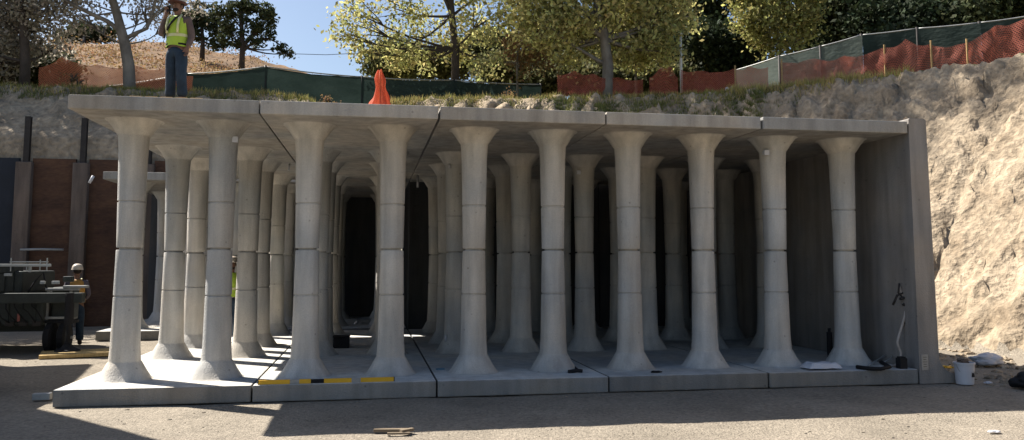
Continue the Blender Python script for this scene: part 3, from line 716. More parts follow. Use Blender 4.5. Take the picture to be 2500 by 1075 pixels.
# hose and straps in the last bay
wx = 12.03
pts = [at(2196, 700, .35), at(2202, 725, .33), at(2214, 738, .3), at(2207, 780, .3), at(2196, 815, .3), at(2190, 838, .3), at(2200, 862, .3), at(2196, 885, .3), at(2172, 903, .28)]
sm = []
for i in range(len(pts)-1):
    for t_ in (0, .25, .5, .75): sm.append(pts[i].lerp(pts[i+1], t_))
sm.append(pts[-1]); sm = [sm[0]]+[(sm[i-1]+sm[i]*2+sm[i+1])/4 for i in range(1, len(sm)-1)]+[sm[-1]]
for p in sm: p.z = max(p.z, TB+.02)
single('hose', MB().tube(sm, .020, 8).mesh(), MPIPE, 'pale bent hose leaning against the end wall in the last bay', 'hose', smooth=True)
b = MB(); c = at(2205, 735, .3)
b.tube([at(2196, 692, .32), at(2193, 715, .32), at(2212, 735, .3), at(2214, 765, .3), at(2210, 790, .3), at(2218, 800, .3)], .014, 6)
b.tube([at(2180, 745, .33), at(2190, 722, .32), at(2206, 715, .32), at(2217, 728, .3), at(2213, 755, .3)], .018, 6)
rg = empty('lifting_tackle', (c.x, .3, c.z-.5), 'dark hook and rope tied at the top of the pale hose', 'tackle'); link('rope', b.mesh(), MSTEEL, rg, True)
b = MB().tube([c+Vector((-.05, 0, .03)), c+Vector((.02, -.01, .05)), c+Vector((.05, 0, -.02)), c+Vector((.0, 0, -.07))], .025, 8); link('hook', b.mesh(), MSTEEL, rg, True)
b = MB(); b.tube([onz(2092, 896, TB+.03), onz(2120, 900, TB+.03), onz(2150, 901, TB+.03), onz(2172, 896, TB+.05), onz(2150, 884, TB+.10)], .03, 8)
single('black_strap', b.mesh(), MBLACK, 'black strap lying on the slab between the last column and the wall', 'strap', smooth=True)
b = MB(); b.tube([onz(2120, 893, TB+.02), onz(2140, 880, TB+.06), onz(2160, 868, TB+.12), onz(2185, 872, TB+.05), onz(2195, 885, TB+.03)], .012, 6); b.tube([onz(2150, 890, TB+.02), onz(2175, 875, TB+.1), onz(2182, 862, TB+.16)], .012, 6)
single('wire_coil', b.mesh(), MGALV, 'loose grey wire coil on the slab by the foot of the hose', 'wire', smooth=True)
p = onz(2027, 880, TB)
b = MB(); b.tube([(p.x, p.y, TB), (p.x, p.y, TB+.46)], .045, 12); b.tube([(p.x, p.y, TB+.46), (p.x-.0, p.y, TB+.52)], .025, 8)
single('black_canister', b.mesh(), MBLACK, 'slim black canister standing on the slab behind the last two columns', 'canister')
b = MB(); p = onz(2230, 903, TB); b.box((p.x-.08, .12, TB+.08), (.12, .12, .16), bev=.01); b.box((p.x-.08, .12, TB+.17), (.09, .09, .02), bev=.004)
single('black_box', b.mesh(), MBLACK, 'small black box on the slab in the corner by the end wall', 'box')
b = MB(); b.tube([onz(1387, 878, TB+.10), onz(1398, 893, TB+.05), onz(1410, 903, TB+.03)], .018, 8); b.tube([onz(1388, 908, TB+.02), onz(1410, 905, TB+.03), onz(1422, 907, TB+.02)], .028, 8)
single('hammer', b.mesh(), MBLACK, 'black hammer lying at the foot of the sixth front column', 'hammer', smooth=True)
b = MB()
for q_, sz in (((1062, 905), .06), ((1072, 908), .045), ((1083, 903), .03)):
    p = onz(q_[0], q_[1], TB); b.box((p.x, p.y, TB+.012), (sz*1.6, sz, .02), Quaternion((0, 0, 1), sz*30), bev=.004)
b = MB(); b.box((p.x-.05, p.y, TB+.012), (.12, .07, .02), Quaternion((0, 0, 1), .4), bev=.006)
single('blue_rag', b.mesh(), mat('blue_rag', (.16, .28, .36), .8), 'small pale blue rag on the slab joint between the fourth and fifth columns', 'rag')
p0 = onz(912, 1056, 0); p1 = onz(1000, 1056, 0); b = MB()
b.box(((p0.x+p1.x)/2, p0.y, .018), (p1.x-p0.x, .07, .03), Quaternion((0, 0, 1), R(-9)), bev=.004); b.box((p1.x-.03, p1.y-.03, .03), (.16, .05, .03), Quaternion((0, 0, 1), R(35)), bev=.004)
b.box((p1.x-.12, p1.y-.09, .012), (.24, .04, .02), Quaternion((0, 0, 1), R(-4)), bev=.004)
single('wood_stakes', b.mesh(), MWEATH, 'broken wooden stakes lying at the shadow edge in front of the slab', 'wood')
# small inserts and boxes on columns
def plug(px_, py_, Y_, sz, lab, r_=.2):
    p = at(px_, py_, Y_-r_)
    b = MB(); b.box((p.x, p.y, p.z), (sz, .05, sz*1.0), bev=.008); b.box((p.x, p.y+.06, p.z), (sz*.5, .08, sz*.5))
    single('junction_box', b.mesh(), MWHITE, lab, 'box')
plug(574, 341, .885, .085, 'small white box fixed near the top of the second front column', .12)
plug(1871, 373, .885, .085, 'small white box fixed near the top of the ninth front column', .19)
plug(1413, 421, 3.565, .075, 'small white box near the top of a shaded second row column', .18)
def peg(pts, lab, r=.022, m=None):
    single('grout_tube', MB().tube([Vector(p) for p in pts], r, 8).mesh(), m or MWHITE, lab, 'tube', smooth=True)
peg([at(1020, 428, 6.2), at(1020, 458, 6.2)], 'short white tube hanging in the dark beside the fourth front column', .025)
peg([at(218, 447, 9.3), at(228, 430, 9.3)], 'short white tube tilted at the left end of the far roof slab', .035)
peg([at(1098, 400, 3.38), at(1098, 412, 3.38)], 'white peg high on the shaded column left of the fifth front column', .02)
peg([at(707, 400, 5.0), at(705, 417, 5.0)], 'pale peg under the roof joint left of the third front column', .018)
peg([at(872, 785, 6.6), at(866, 791, 6.6)], 'pale green peg low in the dark between the third and fourth front columns', .02)
peg([at(1088, 818, 3.4), at(1088, 834, 3.4)], 'pale peg at the foot of the shaded column left of the fifth front column', .018)
p = onz(832, 853, TB); b = MB(); b.box((p.x, p.y+.3, TB+.10), (.30, .34, .20), bev=.02); b.box((p.x, p.y+.3, TB+.215), (.32, .36, .025), bev=.008)
single('tool_chest', b.mesh(), MBLACK, 'black tool chest in the dark behind the third front column', 'chest')
print('structure done')

# ------------------------------------------------------------------ fences
def fence(name, label, posts, matl, hgt=1.9, sag=0.05, matfn=None):
    """posts: (px, py_of_top, Y)"""
    T = [at(*q_) for q_ in posts]
    f = empty(name, (T[0].x, T[0].y, ground_z(T[0].x, T[0].y)), label, 'fence')
    rl = MB()
    for k, t_ in enumerate(T):
        g = min(ground_z(t_.x, t_.y), t_.z-hgt)-.2
        link('post', MB().tube([(t_.x, t_.y, g), (t_.x, t_.y, t_.z+.05)], .045, 10).mesh(), MSTEEL, f, True)
    for k, (a, c) in enumerate(zip(T, T[1:])):
        n = max(6, int((c-a).length/.25)); vs = []; rp = []
        for i in range(n+1):
            u = i/n; q_ = a.lerp(c, u); g = min(ground_z(q_.x, q_.y), q_.z-hgt)-.12
            top = q_.z-.03-sag*math.sin(u*math.pi)*(1+.5*noise.noise(Vector((q_.x, k, 0))))
            for j in range(7):
                v = j/6; wv = .05*noise.noise(Vector((q_.x*1.2, v*2, k)))+.02*math.sin(q_.x*9+v)
                vs.append((q_.x, q_.y-.05+wv, g+(top-g)*v))
            rp.append(Vector((q_.x, q_.y, q_.z-sag*.6*math.sin(u*math.pi))))
        me = me_from(vs, [(i*7+j, (i+1)*7+j, (i+1)*7+j+1, i*7+j+1) for i in range(n) for j in range(6)])
        link('screen_panel', me, (matfn(k) if matfn else matl), f, True)
        link('top_rail', MB().tube(rp, .026, 6).mesh(), MGALV, f, True)
    return f
fence('screened_fence', 'dark green screened fence along the grass behind the man on the roof',
      [(250, 213, 21.5), (455, 181, 21.0), (648, 163, 20.6), (883, 188, 21.8), (1108, 196, 22.8), (1320, 207, 24.0)], MFENCE, sag=.07)
fence('screened_fence', 'green screened fence, first panels painted sunlit, climbing to the right above the cut bank',
      [(1795, 172, 20.5), (1902, 138, 18.4), (2002, 114, 17.2), (2102, 86, 16.2), (2238, 70, 15.0), (2390, 56, 13.6), (2520, 38, 12.6), (2700, 10, 11.0)], MFENCELIT, sag=.03, matfn=lambda k: MFENCELIT if k < 3 else MFENCE)

# ------------------------------------------------------------------ orange safety nets
def net(name, label, pts, hgt, m, stakes=True, wav=.08, group=None):
    """pts: (px, py_top, Y, height)"""
    T = [at(p[0], p[1], p[2]) for p in pts]; hs = [p[3] for p in pts]
    f = empty(name, (T[0].x, T[0].y, T[0].z-hs[0]), label, 'safety net', group)
    vs = []; cum = [0]
    for a, c in zip(T, T[1:]): cum.append(cum[-1]+(c-a).length)
    n = max(8, int(cum[-1]/.12)); nj = 9
    for i in range(n+1):
        s = cum[-1]*i/n; k = min(int(np.searchsorted(cum, s, 'right'))-1, len(T)-2); u = (s-cum[k])/(cum[k+1]-cum[k])
        q_ = T[k].lerp(T[k+1], u); h_ = hs[k]+(hs[k+1]-hs[k])*u
        top = q_.z-.12*math.sin(u*math.pi)*(1+noise.noise(Vector((s*.8, 1, 1))))+.05*noise.noise(Vector((s*2.5, 0, 0)))
        for j in range(nj):
            v = j/(nj-1); wv = wav*noise.noise(Vector((s*1.8, v*1.5, 3)))+wav*.5*noise.noise(Vector((s*6, v*4, 7)))
            vs.append((q_.x+wv*.4, q_.y+wv, top-h_*(1-v)))
    me = me_from(vs, [(i*nj+j, (i+1)*nj+j, (i+1)*nj+j+1, i*nj+j+1) for i in range(n) for j in range(nj-1)])
    uv = me.uv_layers.new(name='UVMap')
    for l_ in me.loops: i, j = divmod(l_.vertex_index, nj); uv.data[l_.index].uv = (cum[-1]*i/n, hs[0]*j/(nj-1))
    link('netting', me, m, f, True)
    if stakes:
        for t_, h_ in [q_ for i_, q_ in enumerate(zip(T, hs)) if stakes is True or i_ in stakes]:
            link('stake', MB().box((t_.x, t_.y-.09, t_.z-h_/2-.05), (.05, .03, h_+.3)).mesh(), MWOOD, f)
    return f
net('safety_net', 'thin faded orange net standing in front of the golden hill at the left', [(95, 165, 18.6, 1.1), (150, 138, 18.8, 1.2), (240, 158, 18.9, 1.1), (330, 160, 18.8, 1.1), (400, 165, 18.6, 1.1), (470, 185, 18.6, .9)], 1.1, MNET, stakes=False, group=None)
net('safety_net', 'bunched orange net around the pale tree trunk on the bank', [(1360, 182, 18.4, .8), (1400, 172, 18.5, .9), (1450, 180, 18.6, .8), (1510, 188, 18.4, .7), (1570, 195, 18.2, .6)], .8, MNETR, stakes=False, wav=.2)
net('safety_net', 'red piece of net standing upright left of the white post', [(1585, 190, 18.4, .8), (1612, 163, 18.3, 1.2), (1640, 160, 18.2, 1.2), (1655, 190, 18.1, .9)], 1.1, MNETR, stakes=False, wav=.15)
net('safety_net', 'low red net on short stakes between the white post and the fence corner', [(1662, 170, 18.0, .9), (1700, 172, 17.7, .9), (1792, 168, 17.2, .9), (1830, 160, 16.8, .95), (1875, 165, 16.6, .9)], .9, MNETR, wav=.14, stakes=(2,))
net('safety_net', 'long orange red net on wooden stakes in front of the climbing fence', [(1905, 152, 15.9, 1.0), (1985, 142, 15.2, 1.05), (2060, 138, 14.6, 1.1), (2155, 118, 13.7, 1.2), (2210, 95, 13.0, 1.4), (2268, 108, 12.4, 1.4), (2355, 104, 11.6, 1.3), (2430, 62, 11.0, 1.4), (2520, 34, 10.2, 1.5), (2620, 5, 9.3, 1.5)], 1.2, MNETR, wav=.2, stakes=(0, 3, 5, 6, 9))
# heap of net gathered on a post
p = at(925, 247, 15.9); c = Vector((p.x, 15.9, 0)); tz = at(932, 172, 15.9).z; bz = min(p.z, ground_z(p.x, 15.9))
nh = empty('gathered_net', (c.x, c.y, bz), 'bright orange net gathered into a tall heap on the lip of the bank', 'safety net')
bm = bmesh.new(); rs = []
for k in range(15):
    v = k/14; z = bz-.1+(tz-bz+.1)*v; r = .28*(1-v)**.8+.05+.04*math.sin(v*9)+.05*noise.noise(Vector((v*6, 2, 2))); cx_ = c.x+.06*v+.04*math.sin(v*5)
    rs.append([bm.verts.new((cx_+math.cos(a)*r*(1+.22*math.sin(a*5+v*3)+.35*noise.noise(Vector((math.cos(a)*2, math.sin(a)*2, v*5)))), c.y+math.sin(a)*r*(1+.25*math.sin(a*5+v*3)), z+.05*noise.noise(Vector((a, v*4, 0))))) for a in [2*math.pi*i/36 for i in range(36)]])
for u, v in zip(rs, rs[1:]):
    for i in range(36): bm.faces.new((u[i], u[(i+1) % 36], v[(i+1) % 36], v[i]))
me = bpy.data.meshes.new('m'); bm.to_mesh(me); bm.free(); me.uv_layers.new(name='UVMap'); link('netting', me, MNETS, nh, True)
link('stake', MB().box((c.x+.05, c.y, (bz+tz)/2), (.05, .05, tz-bz+.05)).mesh(), MWOOD, nh)
# white post
p0 = at(1661, 85, 18.6); p1 = at(1661, 202, 18.6)
b = MB(); b.tube([(p0.x, p0.y, p1.z-.4), (p0.x, p0.y, p0.z)], .055, 12); b.tube([(p0.x, p0.y, p0.z), (p0.x, p0.y, p0.z+.05)], .075, 12)
single('white_post', b.mesh(), mat('white_post_paint', (.75, .74, .70), .7, .08, 6), 'plain whitish round post standing on the bank between the net pieces', 'post', smooth=True)

# ------------------------------------------------------------------ trees
def leaf_mesh(centres, per, sig, size, up=.3):
    C = np.repeat(np.array(centres), per, 0); n = len(C)
    P = C+rng.normal(0, 1, (n, 3))*np.array(sig)
    a = rng.normal(0, 1, (n, 3)); a /= np.linalg.norm(a, axis=1)[:, None]
    b = rng.normal(0, 1, (n, 3)); b -= (b*a).sum(1)[:, None]*a; b /= np.linalg.norm(b, axis=1)[:, None]
    s = size*rng.uniform(.6, 1.3, (n, 1)); a = a*s; b = b*s*.62
    Vv = np.stack([P-a, P-b*.9+a*.1, P+a, P+b*.9+a*.1], 1).reshape(-1, 3)
    me = bpy.data.meshes.new('leaves'); me.vertices.add(n*4); me.vertices.foreach_set('co', Vv.ravel())
    me.loops.add(n*4); me.loops.foreach_set('vertex_index', np.arange(n*4, dtype=np.int32))
    me.polygons.add(n); me.polygons.foreach_set('loop_start', np.arange(0, n*4, 4, dtype=np.int32)); me.polygons.foreach_set('loop_total', np.full(n, 4, np.int32))
    me.update(calc_edges=True); return me
def curve(a, b, bow, n=6):
    a = Vector(a); b = Vector(b); out = []
    for i in range(n+1):
        t = i/n; p = a.lerp(b, t); s = math.sin(t*math.pi); out.append(p+Vector(bow)*s+Vector((noise.noise(p*.8), noise.noise(p*.8+Vector((5, 0, 0))), 0))*.15*s)
    return out
def tree(name, label, trunk, r0, r1, blobs, bark, leaf, nclu, per, size, sig=.3, limbs=None, group=None, cat='tree', hollow=.55, twig=1.0):
    """trunk: list of world points; blobs: (centre, radii)"""
    base = Vector(trunk[0]); t = empty(name, base, label, cat, group)
    m = MB(); n = len(trunk); m.tube(trunk, [r0+(r1-r0)*(i/(n-1)) for i in range(n)], 12)
    for lm, a_, b_ in (limbs or []): m.tube(lm, [a_+(b_-a_)*i/(len(lm)-1) for i in range(len(lm))], 8)
    tp = [Vector(q_) for q_ in trunk]
    for c_, r_ in blobs:
        c_ = Vector(c_); k = max(1, min(len(tp)-1, int(len(tp)*random.uniform(.45, .95)))); s_ = tp[k]
        if s_.z > c_.z: s_ = tp[max(1, k//2)]
        ln = (c_-s_).length; pts = curve(s_, c_, (0, 0, -.06*ln)); m.tube(pts, [max(.015, twig*r1*.7*(1-.75*i/6)) for i in range(7)], 6)
        for q_ in range(4):
            e = c_+Vector((random.uniform(-1, 1)*r_[0], random.uniform(-1, 1)*r_[1], random.uniform(-.6, 1)*r_[2]))*.8
            m.tube(curve(pts[4], e, (0, 0, .05)), [.03, .027, .024, .02, .016, .012, .008], 5)
    link('trunk', m.mesh(), bark, t, True)
    tot = sum(r_[0]*r_[1]*r_[2] for c_, r_ in blobs); cs = []
    for c_, r_ in blobs:
        k = max(4, int(nclu*r_[0]*r_[1]*r_[2]/tot))
        d = rng.normal(0, 1, (k, 3)); d /= np.linalg.norm(d, axis=1)[:, None]; rad = rng.uniform(hollow, 1.0, (k, 1))**.7
        cs.append(np.array(c_)+d*rad*np.array(r_))
    link('crown', leaf_mesh(np.concatenate(cs), per, (sig, sig, sig*.7), size), leaf, t)
    return t
def gz(px_, py_, Y_):
    p = at(px_, py_, Y_); return Vector((p.x, Y_, ground_z(p.x, Y_)-.1))
def B(px_, py_, Y_, rpx, rpy, ry=None):
    p = at(px_, py_, Y_); k = (Y_-CY)/F_PX; return ((p.x, Y_, p.z), (rpx*k, (ry or rpx*k*.9), rpy*k))
# central sycamores
yt = 23.5
tree('sycamore_tree', 'tall yellow green sycamore with dark trunk left of centre behind the green fence', [gz(1112, 200, yt), at(1112, 120, yt), at(1103, 40, yt), at(1098, -40, yt), at(1095, -130, yt)], .20, .10,
     [B(870, 60, yt, 62, 70), B(905, 130, yt, 50, 50), B(960, 20, yt, 90, 70), B(1000, 110, yt, 80, 65), B(1080, 50, yt+1, 80, 90), B(1180, 40, yt, 90, 80), B(1170, 140, yt, 80, 50), B(930, -70, yt, 90, 70), B(1070, -90, yt, 110, 80), B(1220, -80, yt, 90, 80), B(830, 85, yt, 28, 22), B(1030, 150, yt, 70, 35), B(845, 15, yt, 35, 40), ((5.2, 22.6, 18.6), (3.0, 2.4, 2.2)), ((4.2, 22.4, 22.5), (3.2, 2.4, 2.6)), ((7.2, 22.4, 21.5), (2.8, 2.2, 2.4)), ((2.6, 22.2, 26.2), (2.3, 2, 2.4)), ((5.6, 22.2, 26.4), (3.0, 2.2, 2.6)), ((3.6, 22.2, 29.8), (2.2, 2, 1.8))],
     MBARKD, L_SYC, 900, 40, .10, .30, group='sycamores')
yt = 18.6
tree('sycamore_tree', 'largest sycamore with pale curved trunk rising from the net at the centre right', [gz(1481, 205, yt), at(1484, 160, yt), at(1476, 95, yt), at(1462, 30, yt), at(1455, -60, yt), at(1450, -150, yt)], .24, .13,
     [B(1330, 50, yt, 80, 70), B(1420, 20, yt, 90, 80), B(1520, 40, yt+.6, 90, 80), B(1600, 60, yt, 80, 70), B(1380, 120, yt+.8, 60, 45), B(1550, 120, yt+.5, 70, 50), B(1640, 20, yt, 60, 70), B(1430, 110, yt+.8, 45, 45), B(1300, -60, yt, 100, 80), B(1250, 20, yt+1.5, 60, 55), B(1300, 90, yt+1.8, 50, 35), B(1680, 40, yt+1, 30, 50), B(1450, -90, yt, 110, 80), B(1600, -70, yt, 100, 80), B(1610, 125, yt, 50, 35)],
     MBARK, L_SYC, 520, 42, .10, .30, group='sycamores')
yt = 20.4
tree('young_sycamore_tree', 'slim young tree with thin pale stem right of the large curved trunk', [gz(1553, 205, yt), at(1552, 150, yt), at(1556, 80, yt), at(1560, 10, yt)], .055, .03,
     [B(1500, 130, yt, 38, 36), B(1560, 95, yt, 60, 60), B(1590, 150, yt, 45, 28), B(1545, 30, yt, 50, 60)], MBARK, L_YEL, 90, 34, .09, .22, group='sycamores')
yt = 21.5
tree('young_sycamore_tree', 'small rusty leaved tree above the low end of the green fence', [gz(1265, 210, yt), at(1262, 150, yt), at(1270, 100, yt), at(1275, 70, yt)], .05, .03,
     [B(1285, 110, yt, 60, 40), B(1320, 150, yt, 45, 28), B(1265, 165, yt, 40, 26), B(1300, 75, yt, 45, 30)], MBARK, L_RUST, 70, 30, .08, .22, group='sycamores')
yt = 20.0
tree('yellow_tree', 'bright yellow green tree with pale stems behind the fence corner at right', [gz(1945, 140, yt), at(1945, 100, yt), at(1935, 50, yt), at(1925, -10, yt), at(1920, -60, yt)], .10, .05,
     [B(1850, 20, yt, 65, 60), B(1885, 80, yt, 60, 50), B(1900, 118, yt, 45, 32), B(1950, 20, yt, 65, 60), B(1830, -30, yt, 60, 50), B(1920, -70, yt, 80, 60), B(1820, 50, yt, 35, 30), B(1975, 80, yt, 35, 28)],
     MBARK, L_YEL, 270, 40, .10, .26, group='sycamores')
# dark evergreens at the right and behind
k = 0
DT = [(1700, 60, 27, 90, 110), (1760, 130, 24, 80, 70), (1650, 150, 27, 60, 50), (2080, 10, 22, 110, 90), (2180, -20, 21, 120, 110), (2300, 0, 19.5, 120, 90), (2420, -20, 18, 120, 90), (2540, -30, 17, 120, 90), (1860, -80, 25, 130, 110), (2000, 70, 23, 70, 60), (2240, 60, 19, 90, 40)]
LAB = ['left of the yellow tree', 'low behind the red net, left of the yellow tree', 'behind the white post', 'just right of the yellow tree', 'above the second fence panel from the bend', 'above the orange stakes', 'above the fence near the right edge', 'at the right edge of the photo', 'towering behind the yellow tree', 'filling the gap below the yellow tree crown', 'low along the top of the right fence']
for (px_, py_, Y_, rx_, ry_), lb in zip(DT, LAB):
    base = gz(px_, 180, Y_); tp = at(px_, py_-ry_*.4, Y_)
    bl = [B(px_, py_, Y_, rx_, ry_)]+[B(px_+random.uniform(-.8, .8)*rx_, py_+random.uniform(-.7, .9)*ry_, Y_+random.uniform(-1.2, 1.2), rx_*.5, ry_*.45) for q_ in range(5)]
    tree('evergreen_tree', 'dense dark evergreen '+lb, [base, base.lerp(tp, .35), base.lerp(tp, .7), tp], .24, .10, bl, MBARKD, L_DARK if k % 3 else L_OAK, 330, 40, .125, .36, group='dark evergreens', hollow=.3); k += 1
for (px_, py_, Y_, rx_, ry_), lb in zip([(960, 150, 30, 70, 45), (1090, 150, 31, 80, 45), (1200, 120, 31, 70, 60), (1350, 100, 30, 90, 80), (1500, 130, 29, 100, 70), (1560, 20, 30, 120, 90), (1230, 170, 27, 60, 22), (1420, 170, 27, 80, 24), (1340, 196, 26, 70, 26), (1460, 196, 26, 80, 26), (1580, 196, 25.5, 80, 26), (1690, 190, 25, 70, 30)],
        ['low behind the left sycamore', 'behind the trunk of the left sycamore', 'between the two big sycamores', 'behind the rusty leaved tree', 'behind the pale curved trunk', 'high behind the largest sycamore', 'just over the low end of the green fence', 'just over the bunched net', 'low at the left end of the bunched net', 'low behind the bunched net', 'low behind the upright net piece', 'low right of the white post']):
    base = gz(px_, 200, Y_); tp = at(px_, py_-ry_*.3, Y_)
    bl = [B(px_, py_, Y_, rx_, ry_)]+[B(px_+random.uniform(-.8, .8)*rx_, py_+random.uniform(-.7, .7)*ry_, Y_, rx_*.45, ry_*.45) for q_ in range(4)]
    tree('evergreen_shrub', 'dark bushy evergreen '+lb, [base, base.lerp(tp, .5), tp], .12, .05, bl, MBARKD, L_MID, 150, 36, .13, .36, group='dark bushes', hollow=.3)
random.seed(33)
# left side
yt = 18.6
b0 = gz(318, 205, yt)
tree('sycamore_tree', 'bare limbed sycamore with thick forked trunk left of the man on the roof', [b0, b0+Vector((-.01, 0, .35)), at(314, 160, yt), at(305, 110, yt), at(296, 75, yt), at(284, 30, yt), at(272, -10, yt), at(262, -80, yt)], .235, .11,
     [B(160, -30, yt, 110, 60), B(60, 20, yt+.8, 80, 50), B(390, 20, yt+.8, 60, 45), B(330, -60, yt, 120, 60), B(200, 40, yt+1, 50, 35), B(450, 20, yt+1, 38, 30), B(350, 30, yt+.4, 40, 40), B(420, 60, yt+1.6, 40, 26), B(230, 60, yt+1.4, 40, 22), B(470, -20, yt+1, 60, 40)],
     MBARK, L_GREY, 420, 20, .062, .26, twig=.45, limbs=[([at(296, 78, yt), at(262, 52, yt), at(225, 35, yt), at(190, 18, yt), at(150, -5, yt), at(90, -30, yt)], .085, .05), ([at(306, 95, yt), at(330, 82, yt), at(358, 70, yt), at(370, 40, yt), at(380, 0, yt), at(392, -60, yt)], .08, .04), ([at(366, 55, yt), at(385, 30, yt), at(402, -10, yt)], .04, .025), ([at(190, 18, yt), at(180, -20, yt), at(165, -60, yt)], .05, .03)], group='sycamores', hollow=.2)
yt = 19.4
tree('sycamore_tree', 'straight trunked sycamore with brown grey leaves at the left edge', [gz(60, 205, yt), at(62, 150, yt), at(58, 80, yt), at(55, 0, yt), at(52, -90, yt)], .19, .11,
     [B(20, 60, yt+.8, 70, 70), B(110, 70, yt+.8, 60, 55), B(0, 150, yt+.8, 60, 45), B(100, -20, yt, 90, 60), B(-50, 0, yt, 80, 80), B(130, 120, yt+1, 38, 28), B(40, 110, yt+1.2, 60, 50), B(-60, 110, yt, 60, 70)],
     MBARKD, L_GREY, 300, 30, .085, .28, group='sycamores')
yt = 22.5
for px_, py_, rx_, ry_, lb in ((30, 175, 70, 38, 'at the left edge under the straight trunk'), (-60, 120, 90, 70, 'beyond the left edge'), (130, 170, 45, 20, 'left of the faded net')):
    base = gz(px_, 200, yt); tp = at(px_, py_, yt)
    tree('evergreen_shrub', 'dark bushy undergrowth '+lb, [base, base.lerp(tp, .5), tp], .08, .04, [B(px_, py_, yt, rx_, ry_)]+[B(px_+random.uniform(-.8, .8)*rx_, py_+random.uniform(-.5, .5)*ry_, yt, rx_*.5, ry_*.5) for q_ in range(3)], MBARKD, L_OAK, 110, 34, .11, .28, group='dark bushes', hollow=.2)
for (c_, rr_, lb) in (((-12.5, 20.5, 12.5), (3.6, 2.4, 3.6), 'outside the left edge'), ((-9.5, 21.5, 16.5), (3.4, 2.4, 3.0), 'high behind the straight trunk'), ((-15.5, 17.5, 11.5), (3.0, 2.6, 3.6), 'farthest outside the left edge')):  # evergreens added off to the left so that the bank lies in shade
    base = Vector((c_[0], c_[1], ground_z(c_[0], c_[1])-.1))
    tree('evergreen_tree', 'tall dark evergreen added to shade the left bank, '+lb, [base, base.lerp(Vector(c_), .5), Vector(c_)], .22, .1, [(c_, rr_)]+[((c_[0]+random.uniform(-2, 2), c_[1], c_[2]+random.uniform(-1.5, 1.5)), (rr_[0]*.5, rr_[1]*.6, rr_[2]*.5)) for q_ in range(4)], MBARKD, L_OAK, 260, 34, .16, .4, group='dark evergreens', hollow=.2)
# oaks on the hill
def hz(px_, Y_):
    p = at(px_, 100, Y_); return Vector((p.x, Y_, hill_z(p.x, Y_)-.5))
yt = 74
tree('oak_tree', 'dark spreading oak on the hill right of the man against the blue sky', [hz(592, yt), at(592, 115, yt), at(590, 70, yt), at(588, 30, yt)], .32, .16,
     [B(560, 25, yt, 32, 20), B(610, 15, yt, 36, 18), B(655, 45, yt, 25, 26), B(630, 70, yt, 32, 14), B(555, 65, yt, 26, 14), B(600, 50, yt, 22, 12), B(660, 90, yt, 24, 9), B(690, 118, yt, 24, 8), B(708, 132, yt, 16, 7), B(540, 95, yt, 22, 10), B(570, 105, yt, 20, 10), B(625, 105, yt, 26, 8), B(650, 25, yt, 18, 14), B(580, 85, yt, 26, 9)],
     MBARKD, L_OAK, 120, 34, .20, .30, limbs=[(curve(at(592, 118, yt), at(622, 78, yt), (0, 0, .1)), .22, .12), (curve(at(592, 128, yt), at(690, 115, yt), (0, 0, 1.2)), .16, .05)], group='oaks on the hill', hollow=.2)
yt = 80
tree('oak_tree', 'lighter broad oak on the hill just behind the man', [hz(495, yt), at(495, 100, yt), at(492, 60, yt)], .3, .15,
     [B(470, 55, yt, 34, 26), B(505, 40, yt, 36, 30), B(530, 75, yt, 30, 22), B(480, 85, yt, 34, 16), B(525, 110, yt, 26, 12), B(450, 30, yt, 26, 20), B(545, 115, yt, 18, 12)],
     MBARKD, L_OAK, 90, 34, .22, .34, group='oaks on the hill', hollow=.3)
yt = 96
for px_, py_, rx_, ry_, lb in ((205, 78, 16, 16, 'left of the forked trunk'), (245, 82, 26, 11, 'touching the forked trunk'), (170, 92, 26, 10, 'farthest left on the ridge')):
    base = hz(px_, 92); tp = at(px_, py_, yt)
    tree('oak_tree', 'small far oak on the ridge '+lb, [base, base.lerp(tp, .5), tp], .2, .1, [B(px_, py_, yt, rx_, ry_), B(px_+rx_*.6, py_+4, yt, rx_*.6, ry_*.7), B(px_-rx_*.6, py_+3, yt, rx_*.6, ry_*.7)], MBARKD, L_OAK, 60, 30, .3, .5, group='oaks on the hill', hollow=.2)
hc = []
while len(hc) < 330:
    x_ = random.uniform(rx[2], rx[11]); y_ = random.uniform(46, 91)
    if noise.noise(Vector((x_*.09, y_*.09, 2)))+random.uniform(-.3, .3) > -.05: hc.append((x_, y_, hill_z(x_, y_)+.25))
me = leaf_mesh(hc, 44, (1.1, 1.1, .16), .13); o = link('dry_brush', me, mat('dry_brush_leaf', (0.22, 0.13, 0.06), .9, 0, .06, col2=(0.30, 0.20, 0.095), trans=.4, island=.4)); tag(o, 'dry reddish and golden brush scattered over the hill at upper left', 'brush', kind='stuff')
# wire in the sky
p0 = at(690, 131, 60); p1 = at(900, 129, 60)
single('utility_wire', MB().tube([p0, p0.lerp(p1, .5)+Vector((0, 0, -.15)), p1], .025, 6).mesh(), MSTEEL, 'thin utility wire crossing the open sky between the oak and the sycamore', 'wire')

